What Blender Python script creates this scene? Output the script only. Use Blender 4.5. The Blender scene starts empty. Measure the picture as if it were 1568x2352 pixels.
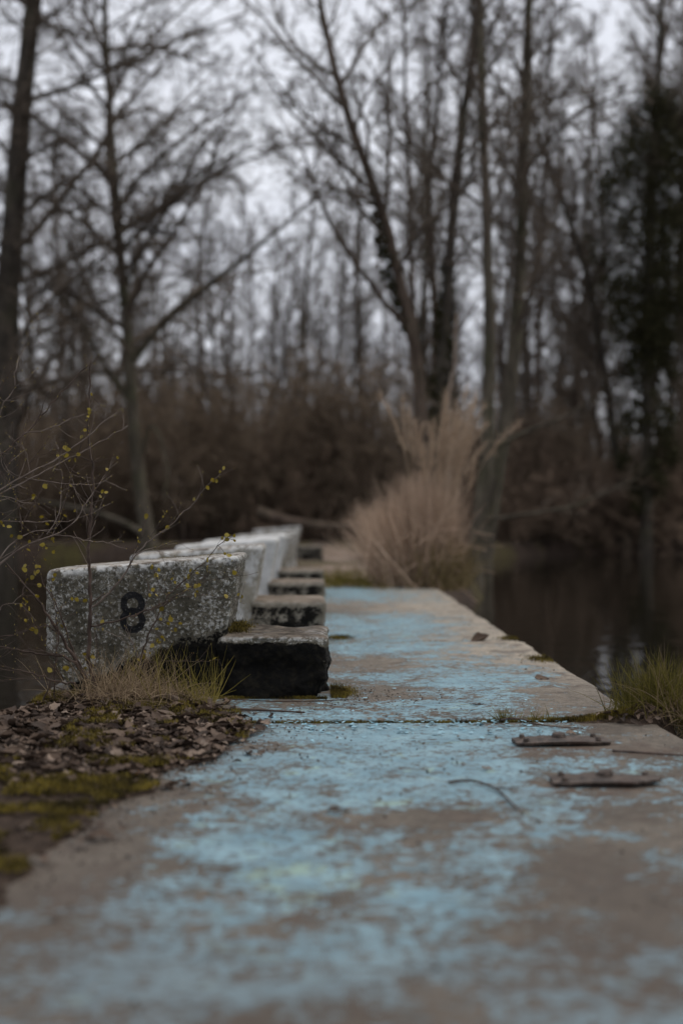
import bpy, bmesh, math, random
import numpy as np
from mathutils import Vector, Matrix

random.seed(7)
SC = bpy.context.scene
COL = SC.collection
R = math.radians

# ------------------------------------------------------------------ camera
cam_d = bpy.data.cameras.new('camera')
cam = bpy.data.objects.new('camera', cam_d)
COL.objects.link(cam)
cam.location = (0.0, 0.0, 0.64)
cam.rotation_euler = (R(90 + 0.25), 0, R(-0.83))
cam_d.sensor_fit = 'VERTICAL'
cam_d.sensor_height = 36.0
cam_d.sensor_width = 24.0
cam_d.lens = 48.8
cam_d.clip_start = 0.05
cam_d.clip_end = 3000
cam_d.dof.use_dof = True
cam_d.dof.focus_distance = 4.80
cam_d.dof.aperture_fstop = 1.55
SC.camera = cam

# ------------------------------------------------------------------ world: overcast daylight
SUN_EL, SUN_ROT = 60, 75
world = bpy.data.worlds.new('World')
SC.world = world
world.use_nodes = True
wn, wl = world.node_tree.nodes, world.node_tree.links
wn.clear()
w_out = wn.new('ShaderNodeOutputWorld')
sky = wn.new('ShaderNodeTexSky')
sky.sky_type = 'NISHITA'
sky.sun_disc = False
sky.sun_elevation = R(SUN_EL)
sky.sun_rotation = R(SUN_ROT)
sky.air_density = 1.0
sky.dust_density = 4.0
bg_sky = wn.new('ShaderNodeBackground')
bg_sky.inputs[1].default_value = 0.08
wl.new(sky.outputs[0], bg_sky.inputs[0])
# cloud deck: soft grey-lavender cloud layer over the whole sky
tc = wn.new('ShaderNodeTexCoord')
mp = wn.new('ShaderNodeMapping')
mp.inputs['Scale'].default_value = (1.0, 1.0, 2.6)
nz = wn.new('ShaderNodeTexNoise')
nz.inputs['Scale'].default_value = 2.4
nz.inputs['Detail'].default_value = 5
nz.inputs['Roughness'].default_value = 0.55
rp = wn.new('ShaderNodeValToRGB')
rp.color_ramp.elements[0].position = 0.30
rp.color_ramp.elements[0].color = (0.58, 0.60, 0.67, 1)
rp.color_ramp.elements[1].position = 0.72
rp.color_ramp.elements[1].color = (0.90, 0.92, 0.98, 1)
wl.new(tc.outputs['Generated'], mp.inputs['Vector'])
wl.new(mp.outputs[0], nz.inputs['Vector'])
wl.new(nz.outputs[0], rp.inputs[0])
bg_cl = wn.new('ShaderNodeBackground')
bg_cl.inputs[1].default_value = 1.0
wl.new(rp.outputs[0], bg_cl.inputs[0])
w_mix = wn.new('ShaderNodeMixShader')
w_mix.inputs[0].default_value = 0.86
wl.new(bg_sky.outputs[0], w_mix.inputs[1])
wl.new(bg_cl.outputs[0], w_mix.inputs[2])
wl.new(w_mix.outputs[0], w_out.inputs[0])

sun_d = bpy.data.lights.new('sun', 'SUN')
sun_d.energy = 1.1
sun_d.angle = R(40)
sun_d.color = (1.0, 0.92, 0.80)
sun = bpy.data.objects.new('sun', sun_d)
COL.objects.link(sun)
# sun_rotation is measured clockwise from +Y
_sd = Vector((math.sin(R(SUN_ROT)) * math.cos(R(SUN_EL)), math.cos(R(SUN_ROT)) * math.cos(R(SUN_EL)), math.sin(R(SUN_EL))))
sun.rotation_euler = (-_sd).to_track_quat('-Z', 'Y').to_euler()
sun.location = (0, 0, 30)

SC.view_settings.view_transform = 'Standard'
SC.view_settings.look = 'None'
SC.view_settings.gamma = 1.0
SC.view_settings.use_curve_mapping = False
SC.view_settings.exposure = 0.22
SC.render.engine = 'CYCLES'
SC.cycles.max_bounces = 6
SC.cycles.transparent_max_bounces = 8
SC.cycles.use_denoising = True

# ------------------------------------------------------------------ helpers
FPX, HX, HY, CZ = 3190.0, 738.0, 1190.0, 0.64   # photograph measured at 1568 px width


def at(vx, vy, d):
    """world point at distance d (along y) for a measured photo position"""
    return np.array([(vx - HX) * d / FPX, d, CZ - (vy - HY) * d / FPX])


def onz(vx, vy, z=0.0):
    """world point on the level z for a measured photo position"""
    d = (CZ - z) * FPX / (vy - HY)
    return np.array([(vx - HX) * d / FPX, d, z])


def hsh(i, j, k, seed):
    n = (i.astype(np.int64) * 374761393 + j.astype(np.int64) * 668265263 + k.astype(np.int64) * 2147483647 + seed * 974711) & 0x7fffffff
    n = ((n ^ (n >> 13)) * 1274126177) & 0x7fffffff
    n = n ^ (n >> 16)
    return (n & 0xffff) / 65535.0


def vnoise(p, s, seed=0):
    q = np.asarray(p, float) * s
    i = np.floor(q).astype(np.int64)
    f = q - i
    f = f * f * (3 - 2 * f)
    out = 0
    for a in (0, 1):
        for b in (0, 1):
            for c in (0, 1):
                w = (f[:, 0] if a else 1 - f[:, 0]) * (f[:, 1] if b else 1 - f[:, 1]) * (f[:, 2] if c else 1 - f[:, 2])
                out = out + w * hsh(i[:, 0] + a, i[:, 1] + b, i[:, 2] + c, seed)
    return out


def fbm(p, s, oct=4, seed=0):
    o, amp, tot = 0, 1.0, 0
    for k in range(oct):
        o = o + amp * vnoise(p, s * 2 ** k, seed + k * 17)
        tot += amp
        amp *= 0.5
    return o / tot


def sstep(a, b, x):
    t = np.clip((x - a) / (b - a), 0, 1)
    return t * t * (3 - 2 * t)


def mesh(name, V, Fs, mat=None, smooth=True, attrs=None):
    """mesh data from numpy verts and one or more face arrays (n,3)/(n,4)"""
    V = np.asarray(V, np.float32).reshape(-1, 3)
    if not isinstance(Fs, (list, tuple)) or np.ndim(Fs[0]) == 1:
        Fs = [np.array(Fs)]
    Fs = [np.asarray(f, np.int32) for f in Fs if len(f)]
    me = bpy.data.meshes.new(name)
    me.vertices.add(len(V))
    me.vertices.foreach_set('co', V.ravel())
    nl = sum(f.size for f in Fs)
    npoly = sum(len(f) for f in Fs)
    me.loops.add(nl)
    me.polygons.add(npoly)
    me.loops.foreach_set('vertex_index', np.concatenate([f.ravel() for f in Fs]))
    st, tot, o = [], [], 0
    for f in Fs:
        k = f.shape[1]
        st.append(o + np.arange(len(f)) * k)
        tot.append(np.full(len(f), k))
        o += f.size
    me.polygons.foreach_set('loop_start', np.concatenate(st).astype(np.int32))
    me.polygons.foreach_set('loop_total', np.concatenate(tot).astype(np.int32))
    me.polygons.foreach_set('use_smooth', np.full(npoly, smooth))
    me.update(calc_edges=True)
    me.validate()
    if attrs:
        for k, a in attrs.items():
            at_ = me.attributes.new(k, 'FLOAT', 'POINT')
            at_.data.foreach_set('value', np.asarray(a, np.float32))
    if mat:
        me.materials.append(mat)
    return me


def obj(name, me, parent=None, loc=None, rot=None, scale=None):
    o = bpy.data.objects.new(name, me)
    COL.objects.link(o)
    if parent:
        o.parent = parent
    if loc is not None:
        o.location = loc
    if rot is not None:
        o.rotation_euler = rot
    if scale is not None:
        o.scale = (scale,) * 3 if np.isscalar(scale) else scale
    return o


def tag(o, label, cat, group=None, kind=None):
    o['label'] = label
    if cat:
        o['category'] = cat
    if group:
        o['group'] = group
    if kind:
        o['kind'] = kind
    return o


def thing(name, label, cat, loc=(0, 0, 0), rot=(0, 0, 0), group=None):
    o = bpy.data.objects.new(name, None)
    COL.objects.link(o)
    o.empty_display_size = 0.1
    o.location = loc
    o.rotation_euler = rot
    return tag(o, label, cat, group)


def copy_tree(o, parent=None):
    c = o.copy()
    COL.objects.link(c)
    c.parent = parent
    for ch in list(o.children):
        copy_tree(ch, c)
    return c


def norm(v):
    return v / np.maximum(np.linalg.norm(v, axis=-1, keepdims=True), 1e-9)


def tubes(P, Rd, S=3):
    """P (n,K,3) polylines, Rd (n,K) radii -> verts, quads"""
    P = np.asarray(P, float)
    n, K, _ = P.shape
    T = np.empty_like(P)
    T[:, 1:-1] = P[:, 2:] - P[:, :-2]
    T[:, 0] = P[:, 1] - P[:, 0]
    T[:, -1] = P[:, -1] - P[:, -2]
    T = norm(T)
    D = norm(P[:, -1] - P[:, 0])
    ref = np.where(np.abs(D[:, 2:3]) < 0.8, np.array([[0, 0, 1.0]]), np.array([[1.0, 0, 0]]))
    N = norm(np.cross(T, ref[:, None, :]))
    B = np.cross(T, N)
    a = np.arange(S) * 2 * math.pi / S
    V = P[:, :, None, :] + Rd[:, :, None, None] * (np.cos(a)[None, None, :, None] * N[:, :, None, :] + np.sin(a)[None, None, :, None] * B[:, :, None, :])
    base = (np.arange(n) * K * S)[:, None, None]
    k = np.arange(K - 1)[None, :, None] * S
    s = np.arange(S)[None, None, :]
    s2 = (s + 1) % S
    F = np.stack([base + k + s, base + k + s2, base + k + S + s2, base + k + S + s], -1).reshape(-1, 4)
    return V.reshape(-1, 3), F


class Soup:
    """collects vert/face batches that make ONE part"""
    def __init__(self):
        self.V, self.Q, self.T, self.A, self.n = [], [], [], [], 0

    def add(self, V, F, a=None):
        V = np.asarray(V, float).reshape(-1, 3)
        F = np.asarray(F, np.int64)
        self.V.append(V)
        (self.Q if F.shape[1] == 4 else self.T).append(F + self.n)
        self.A.append(np.zeros(len(V)) if a is None else (np.full(len(V), a) if np.isscalar(a) else a))
        self.n += len(V)

    def mesh(self, name, mat, smooth=True):
        Fs = []
        if self.Q:
            Fs.append(np.concatenate(self.Q))
        if self.T:
            Fs.append(np.concatenate(self.T))
        return mesh(name, np.concatenate(self.V), Fs, mat, smooth, {'rnd': np.concatenate(self.A)})


def resample(pts, n):
    """Catmull-Rom-ish smooth resample of a control polyline"""
    p = np.asarray(pts, float)
    seg = np.concatenate([[0], np.cumsum(np.linalg.norm(np.diff(p, axis=0), axis=1))])
    t = np.linspace(0, seg[-1], n)
    q = np.stack([np.interp(t, seg, p[:, k]) for k in range(3)], 1)
    for _ in range(2):
        q[1:-1] = 0.25 * q[:-2] + 0.5 * q[1:-1] + 0.25 * q[2:]
    return q


def spawn(rng, P, Rd, n, t0, t1, ang, lenr, K, wig, droop, rr=0.55, rmin=0.0035, rtip=0.3, taper=0.6, labs=None, flat=None):
    """n children on every parent polyline"""
    N, Kp, _ = P.shape
    L = np.linalg.norm(np.diff(P, axis=1), axis=2).sum(1)
    t = t0 + (t1 - t0) * (np.arange(n)[None, :] + rng.random((N, n))) / n
    f = t * (Kp - 1)
    i = np.minimum(f.astype(int), Kp - 2)
    w = (f - i)[..., None]
    ar = np.arange(N)[:, None]
    p0 = P[ar, i] * (1 - w) + P[ar, i + 1] * w
    T = norm(P[ar, i + 1] - P[ar, i])
    r0 = Rd[ar, i] * (1 - w[..., 0]) + Rd[ar, i + 1] * w[..., 0]
    ref = np.where(np.abs(T[..., 2:3]) < 0.8, np.array([0, 0, 1.0]), np.array([1.0, 0, 0]))
    Nn = norm(np.cross(T, ref))
    B = np.cross(T, Nn)
    roll = rng.random((N, n)) * 2 * math.pi
    if flat is not None:                      # branches kept in one flattened spray
        roll = np.where(rng.random((N, n)) < 0.5, 0, math.pi) + rng.normal(0, flat, (N, n))
    a = np.radians(ang[0] + (ang[1] - ang[0]) * rng.random((N, n)))
    d = np.cos(a)[..., None] * T + np.sin(a)[..., None] * (np.cos(roll)[..., None] * Nn + np.sin(roll)[..., None] * B)
    base = L[:, None] if labs is None else labs
    ln = base * lenr * (1 - taper * t) * (0.55 + 0.7 * rng.random((N, n)))
    p0 = p0.reshape(-1, 3)
    d = d.reshape(-1, 3)
    ln = ln.reshape(-1)
    r0 = np.maximum(r0.reshape(-1) * rr * (0.7 + 0.5 * rng.random(len(ln))), rmin)
    Q = np.empty((len(ln), K, 3))
    Q[:, 0] = p0
    st = (ln / (K - 1))[:, None]
    for k in range(1, K):
        d = norm(d + rng.normal(0, wig, d.shape) + np.array([0, 0, droop]))
        Q[:, k] = Q[:, k - 1] + d * st
    rad = r0[:, None] * np.linspace(1, rtip, K)[None, :]
    return Q, np.maximum(rad, rmin * 0.6)


# ------------------------------------------------------------------ material helpers
class NT:
    def __init__(self, name):
        self.m = bpy.data.materials.new(name)
        self.m.use_nodes = True
        self.t = self.m.node_tree
        self.b = self.t.nodes['Principled BSDF']
        self.out = self.t.nodes['Material Output']
        self.b.inputs['Specular IOR Level'].default_value = 0.3

    def n(self, ty, **kw):
        nd = self.t.nodes.new(ty)
        for k, v in kw.items():
            setattr(nd, k, v)
        return nd

    def put(self, sock, v):
        if hasattr(v, 'is_linked') or isinstance(v, bpy.types.NodeSocket):
            self.t.links.new(v, sock)
        elif v is not None:
            if sock.type == 'RGBA' and len(v) == 3:
                v = (*v, 1)
            sock.default_value = v

    def coord(self, which='Object', scale=None):
        o = self.n('ShaderNodeTexCoord').outputs[which]
        if scale is not None:
            m = self.n('ShaderNodeMapping')
            m.inputs['Scale'].default_value = scale
            self.put(m.inputs['Vector'], o)
            o = m.outputs[0]
        return o

    def noise(self, s, vec=None, det=4, rough=0.55, dist=0.0):
        nd = self.n('ShaderNodeTexNoise')
        nd.inputs['Scale'].default_value = s
        nd.inputs['Detail'].default_value = det
        nd.inputs['Roughness'].default_value = rough
        nd.inputs['Distortion'].default_value = dist
        self.put(nd.inputs['Vector'], vec if vec is not None else self.coord())
        return nd.outputs[0]

    def voro(self, s, vec=None, feat='F1', out=0):
        nd = self.n('ShaderNodeTexVoronoi', feature=feat)
        nd.inputs['Scale'].default_value = s
        self.put(nd.inputs['Vector'], vec if vec is not None else self.coord())
        return nd.outputs[out]

    def math(self, op, a, b=None, c=None, clamp=False):
        nd = self.n('ShaderNodeMath', operation=op, use_clamp=clamp)
        self.put(nd.inputs[0], a)
        if b is not None:
            self.put(nd.inputs[1], b)
        if c is not None:
            self.put(nd.inputs[2], c)
        return nd.outputs[0]

    def step(self, v, lo, hi):
        nd = self.n('ShaderNodeMapRange', interpolation_type='SMOOTHSTEP')
        self.put(nd.inputs[0], v)
        nd.inputs[1].default_value = lo
        nd.inputs[2].default_value = hi
        return nd.outputs[0]

    def mix(self, f, a, b, mode='MIX'):
        nd = self.n('ShaderNodeMix', data_type='RGBA', blend_type=mode)
        self.put(nd.inputs[0], f)
        self.put(nd.inputs[6], a)
        self.put(nd.inputs[7], b)
        return nd.outputs[2]

    def attr(self, name):
        nd = self.n('ShaderNodeAttribute')
        nd.attribute_name = name
        return nd.outputs['Fac']

    def ramp(self, f, stops):
        nd = self.n('ShaderNodeValToRGB')
        e = nd.color_ramp.elements
        while len(e) < len(stops):
            e.new(0.5)
        for k, (p, c) in enumerate(stops):
            e[k].position = p
            e[k].color = (*c, 1)
        self.put(nd.inputs[0], f)
        return nd.outputs[0]

    def bump(self, h, dist, strength=1.0, prev=None):
        nd = self.n('ShaderNodeBump')
        nd.inputs['Strength'].default_value = strength
        nd.inputs['Distance'].default_value = dist
        self.put(nd.inputs['Height'], h)
        if prev is not None:
            self.put(nd.inputs['Normal'], prev)
        return nd.outputs[0]

    def done(self, color=None, rough=None, normal=None, spec=None):
        if color is not None:
            self.put(self.b.inputs['Base Color'], color)
        if rough is not None:
            self.put(self.b.inputs['Roughness'], rough)
        if normal is not None:
            self.put(self.b.inputs['Normal'], normal)
        if spec is not None:
            self.b.inputs['Specular IOR Level'].default_value = spec
        return self.m


def mat_bark(name, dark, light, green=0.35, s=1.0):
    m = NT(name)
    v = m.coord(scale=(1, 1, 0.25))
    a = m.noise(9 * s, v, 6, 0.65)
    c = m.mix(m.step(a, 0.35, 0.68), dark, light)
    g = m.math('MULTIPLY', m.step(m.noise(1.3, det=3), 0.45, 0.68), green)
    c = m.mix(g, c, (0.060, 0.062, 0.030))
    return m.done(c, 0.9, m.bump(a, 0.02, 0.8), 0.2)


def mat_plain(name, c0, c1, s=6, rough=0.85, attr=False, trans=0.0, spec=0.2):
    m = NT(name)
    f = m.attr('rnd') if attr else m.noise(s, det=4)
    c = m.mix(f if attr else m.step(f, 0.3, 0.7), c0, c1)
    m.done(c, rough, None, spec)
    if trans:
        tr = m.n('ShaderNodeBsdfTranslucent')
        m.put(tr.inputs[0], c)
        mx = m.n('ShaderNodeMixShader')
        mx.inputs[0].default_value = trans
        m.t.links.new(m.b.outputs[0], mx.inputs[1])
        m.t.links.new(tr.outputs[0], mx.inputs[2])
        m.t.links.new(mx.outputs[0], m.out.inputs[0])
    return m.m


M = {}
M['bark_dark'] = mat_bark('bark_dark', (0.030, 0.025, 0.020), (0.085, 0.070, 0.056))
M['bark_olive'] = mat_bark('bark_olive', (0.050, 0.042, 0.030), (0.125, 0.105, 0.078), 0.6)
M['bark_brown'] = mat_bark('bark_brown', (0.050, 0.036, 0.027), (0.125, 0.092, 0.070), 0.15)
M['bark_pale'] = mat_bark('bark_pale', (0.17, 0.13, 0.10), (0.34, 0.27, 0.21), 0.0)
M['twig'] = mat_plain('twig', (0.070, 0.055, 0.042), (0.145, 0.115, 0.088), 3)
M['twig_red'] = mat_plain('twig_red', (0.135, 0.094, 0.066), (0.27, 0.195, 0.138), 2)
M['twig_brown'] = mat_plain('twig_brown', (0.13, 0.095, 0.065), (0.27, 0.205, 0.145), 2)
M['ivy'] = mat_plain('ivy', (0.016, 0.016, 0.008), (0.055, 0.050, 0.022), attr=True, rough=0.8, spec=0.1)
M['rust'] = None
M['reed'] = mat_plain('reed', (0.20, 0.14, 0.095), (0.68, 0.51, 0.38), attr=True, trans=0.25)
M['reed_low'] = mat_plain('reed_low', (0.11, 0.085, 0.035), (0.26, 0.20, 0.10), attr=True, trans=0.2)
M['plume'] = mat_plain('plume', (0.32, 0.235, 0.165), (0.56, 0.43, 0.31), attr=True, trans=0.3)
M['grass_dry'] = mat_plain('grass_dry', (0.11, 0.07, 0.04), (0.50, 0.38, 0.24), attr=True, trans=0.2)
M['grass_green'] = mat_plain('grass_green', (0.05, 0.048, 0.008), (0.28, 0.225, 0.055), attr=True, trans=0.3)
M['moss'] = mat_plain('moss', (0.032, 0.024, 0.007), (0.23, 0.175, 0.030), attr=True, trans=0.2)
M['leaf_dead'] = None
M['leaf_new'] = None
M['stem'] = mat_plain('stem', (0.030, 0.018, 0.012), (0.085, 0.055, 0.040), 25, 0.7, spec=0.35)
M['stem_pale'] = mat_plain('stem_pale', (0.075, 0.052, 0.040), (0.21, 0.165, 0.135), 18, 0.7, spec=0.35)
M['bud'] = mat_plain('bud', (0.12, 0.075, 0.025), (0.30, 0.25, 0.08), 60)


def mat_deadleaf():
    m = NT('dead_leaf')
    oi = m.n('ShaderNodeObjectInfo').outputs['Random']
    f = m.math('FRACT', m.math('ADD', oi, m.attr('rnd')))
    c = m.ramp(f, [(0.0, (0.028, 0.017, 0.011)), (0.5, (0.085, 0.055, 0.037)), (0.86, (0.14, 0.096, 0.068)), (1.0, (0.25, 0.19, 0.145))])
    nn = m.noise(70, m.coord('Object'), 4)
    c = m.mix(m.math('MULTIPLY', m.step(nn, 0.45, 0.7), 0.6), c, (0.05, 0.035, 0.027))
    return m.done(c, 0.75, m.bump(nn, 0.002, 0.6), 0.3)


def mat_newleaf():
    m = NT('new_leaf')
    oi = m.n('ShaderNodeObjectInfo').outputs['Random']
    c = m.ramp(oi, [(0.0, (0.15, 0.112, 0.010)), (0.6, (0.27, 0.20, 0.020)), (1.0, (0.36, 0.28, 0.05))])
    m.done(c, 0.5, None, 0.35)
    tr = m.n('ShaderNodeBsdfTranslucent')
    m.put(tr.inputs[0], c)
    mx = m.n('ShaderNodeMixShader')
    mx.inputs[0].default_value = 0.35
    m.t.links.new(m.b.outputs[0], mx.inputs[1])
    m.t.links.new(tr.outputs[0], mx.inputs[2])
    m.t.links.new(mx.outputs[0], m.out.inputs[0])
    return m.m


def mat_rust():
    m = NT('rusty_steel')
    a = m.noise(40, det=6, rough=0.7)
    b = m.noise(9, det=4)
    c = m.mix(m.step(a, 0.35, 0.7), (0.026, 0.019, 0.015), (0.115, 0.086, 0.068))
    c = m.mix(m.math('MULTIPLY', m.step(b, 0.5, 0.7), 0.6), c, (0.065, 0.034, 0.022))
    return m.done(c, 0.75, m.bump(a, 0.004, 0.7), 0.4)


def mat_soil():
    m = NT('soil')
    a = m.noise(30, det=6, rough=0.7)
    c = m.mix(m.step(a, 0.3, 0.7), (0.020, 0.014, 0.010), (0.085, 0.06, 0.045))
    return m.done(c, 0.95, m.bump(a, 0.02, 1.0), 0.1)


def mat_ground():
    m = NT('earth')
    a = m.noise(2.2, det=7, rough=0.7)
    b = m.noise(0.5, det=4)
    f = m.noise(11, det=6, rough=0.75)
    c = m.mix(m.step(f, 0.3, 0.7), (0.022, 0.016, 0.012), (0.085, 0.060, 0.046))
    c = m.mix(m.math('MULTIPLY', m.step(a, 0.48, 0.62), 0.75), c, (0.040, 0.029, 0.022))
    c = m.mix(m.math('MULTIPLY', m.attr('path'), m.step(f, 0.2, 0.6)), c, m.mix(m.step(a, 0.4, 0.6), (0.20, 0.145, 0.11), (0.42, 0.325, 0.255)))
    c = m.mix(m.math('MULTIPLY', m.step(b, 0.50, 0.62), m.math('MULTIPLY', m.step(f, 0.35, 0.6), 0.8)), c, (0.085, 0.078, 0.022))
    return m.done(c, 0.95, m.bump(f, 0.05, 0.8), 0.15)


def mat_water():
    m = NT('lake_water')
    v = m.coord(scale=(1, 0.55, 1))
    h = m.math('ADD', m.noise(1.1, v, 3), m.math('MULTIPLY', m.noise(6, v, 2), 0.2))
    m.b.inputs['IOR'].default_value = 1.33
    return m.done((0.008, 0.007, 0.005), 0.06, m.bump(h, 0.03, 0.42), 0.5)


def mat_deck():
    m = NT('painted_deck')
    p = m.coord()
    wear = m.attr('wear')                       # where the paint has survived
    big = m.noise(5, p, 6, 0.62, 0.4)
    mid = m.noise(26, p, 6, 0.68, 0.6)
    fine = m.noise(120, p, 5, 0.7)
    vo = m.n('ShaderNodeTexVoronoi', feature='F1')
    vo.inputs['Scale'].default_value = 75
    m.put(vo.inputs['Vector'], m.mix(0.06, p, m.n('ShaderNodeTexNoise').outputs[1]))
    cell = vo.outputs['Color']
    cellv = m.n('ShaderNodeSeparateColor')
    m.put(cellv.inputs[0], cell)
    s = m.math('MULTIPLY', m.math('SUBTRACT', big, 0.5), 3.9)
    s = m.math('ADD', s, m.math('MULTIPLY', m.math('SUBTRACT', mid, 0.5), 2.7))
    s = m.math('ADD', s, m.math('MULTIPLY', m.math('SUBTRACT', fine, 0.5), 1.9))
    s = m.math('ADD', s, m.math('MULTIPLY', m.math('SUBTRACT', cellv.outputs[0], 0.5), 0.6))
    chips = m.step(m.noise(48, m.coord(scale=(0.7, 1.2, 1)), 5, 0.7, 0.8), 0.535, 0.575)
    s = m.math('SUBTRACT', s, m.math('MULTIPLY', chips, 0.95))
    s = m.math('ADD', s, m.math('ADD', m.math('MULTIPLY', wear, 0.80), 0.07))
    paint = m.step(s, -0.10, -0.05)
    rim = m.math('MULTIPLY', paint, m.step(s, 0.22, 0.0))
    # bare concrete
    cfine = m.noise(210, p, 5, 0.75)
    conc = m.mix(m.step(cfine, 0.3, 0.7), (0.050, 0.040, 0.030), (0.112, 0.093, 0.073))
    conc = m.mix(m.step(m.noise(3.1, p, 5), 0.35, 0.68), conc, m.mix(m.step(cfine, 0.3, 0.7), (0.092, 0.077, 0.060), (0.168, 0.144, 0.114)))
    ag = m.n('ShaderNodeSeparateColor')
    m.put(ag.inputs[0], m.voro(160, p, 'F1', 'Color'))
    mott = m.math('ADD', m.math('MULTIPLY', m.step(m.noise(22, p, 6, 0.72), 0.32, 0.68), 0.55), m.math('MULTIPLY', ag.outputs[0], 0.45))
    pale = m.attr('pale')
    conc = m.mix(pale, conc, m.mix(m.step(cfine, 0.25, 0.75), (0.20, 0.172, 0.132), (0.37, 0.32, 0.255)))
    conc = m.mix(m.math('MULTIPLY', m.step(m.noise(7, p, 7, 0.75, 0.5), 0.49, 0.60), 0.75), conc, m.mix(m.step(cfine, 0.3, 0.7), (0.050, 0.036, 0.027), (0.105, 0.080, 0.062)))
    vm = m.n('ShaderNodeVectorMath', operation='SCALE')
    m.put(vm.inputs[0], conc)
    m.put(vm.inputs['Scale'], m.math('ADD', 0.62, m.math('MULTIPLY', mott, 0.85)))
    conc = vm.outputs[0]
    # paint: sky blue over an older green coat
    blue = m.mix(m.step(m.noise(7, p, 5), 0.3, 0.7), (0.150, 0.262, 0.315), (0.225, 0.355, 0.405))
    green = m.step(m.math('ADD', m.noise(9, p, 7, 0.72, 0.6), m.math('MULTIPLY', m.attr('green'), 0.085)), 0.58, 0.66)
    pc = m.mix(m.math('MULTIPLY', green, 0.75), blue, (0.285, 0.40, 0.315))
    # grime on the paint
    gr = m.math('MULTIPLY', m.step(m.noise(34, p, 6, 0.75), 0.50, 0.72), 0.48)
    pc = m.mix(gr, pc, (0.15, 0.135, 0.115))
    pc = m.mix(m.math('MULTIPLY', m.attr('dirt'), 0.62), pc, (0.12, 0.125, 0.125))  # deck dirt together with the wide near-end darkening
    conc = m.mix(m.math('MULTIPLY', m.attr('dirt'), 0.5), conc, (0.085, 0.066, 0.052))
    pc = m.mix(m.math('MULTIPLY', rim, 0.45), pc, (0.115, 0.115, 0.105))
    rs = m.math('MULTIPLY', m.attr('rust'), m.step(m.noise(12, p, 6, 0.7), 0.34, 0.62))
    conc = m.mix(m.math('MULTIPLY', rs, 0.8), conc, (0.085, 0.048, 0.030))
    pc = m.mix(m.math('MULTIPLY', rs, 0.6), pc, (0.12, 0.085, 0.062))
    col = m.mix(paint, conc, pc)
    ck = m.math('LESS_THAN', m.voro(17, m.mix(0.05, p, m.n('ShaderNodeTexNoise').outputs[1]), 'DISTANCE_TO_EDGE'), 0.014)
    col = m.mix(m.math('MULTIPLY', m.math('MULTIPLY', ck, m.step(m.noise(6, p, 3), 0.45, 0.6)), 0.7), col, (0.05, 0.04, 0.032))
    # dark specks: dirt crumbs and pores
    sp = m.math('LESS_THAN', m.math('ADD', m.voro(46, p), m.math('MULTIPLY', m.noise(60, p, 3), 0.25)), 0.26)
    col = m.mix(m.math('MULTIPLY', sp, 0.7), col, (0.045, 0.034, 0.028))
    n1 = m.bump(cfine, 0.0022, 0.7)
    n2 = m.bump(paint, 0.0016, 1.0, n1)
    return m.done(col, m.math('SUBTRACT', 0.82, m.math('MULTIPLY', paint, 0.18)), n2, 0.32)


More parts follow.
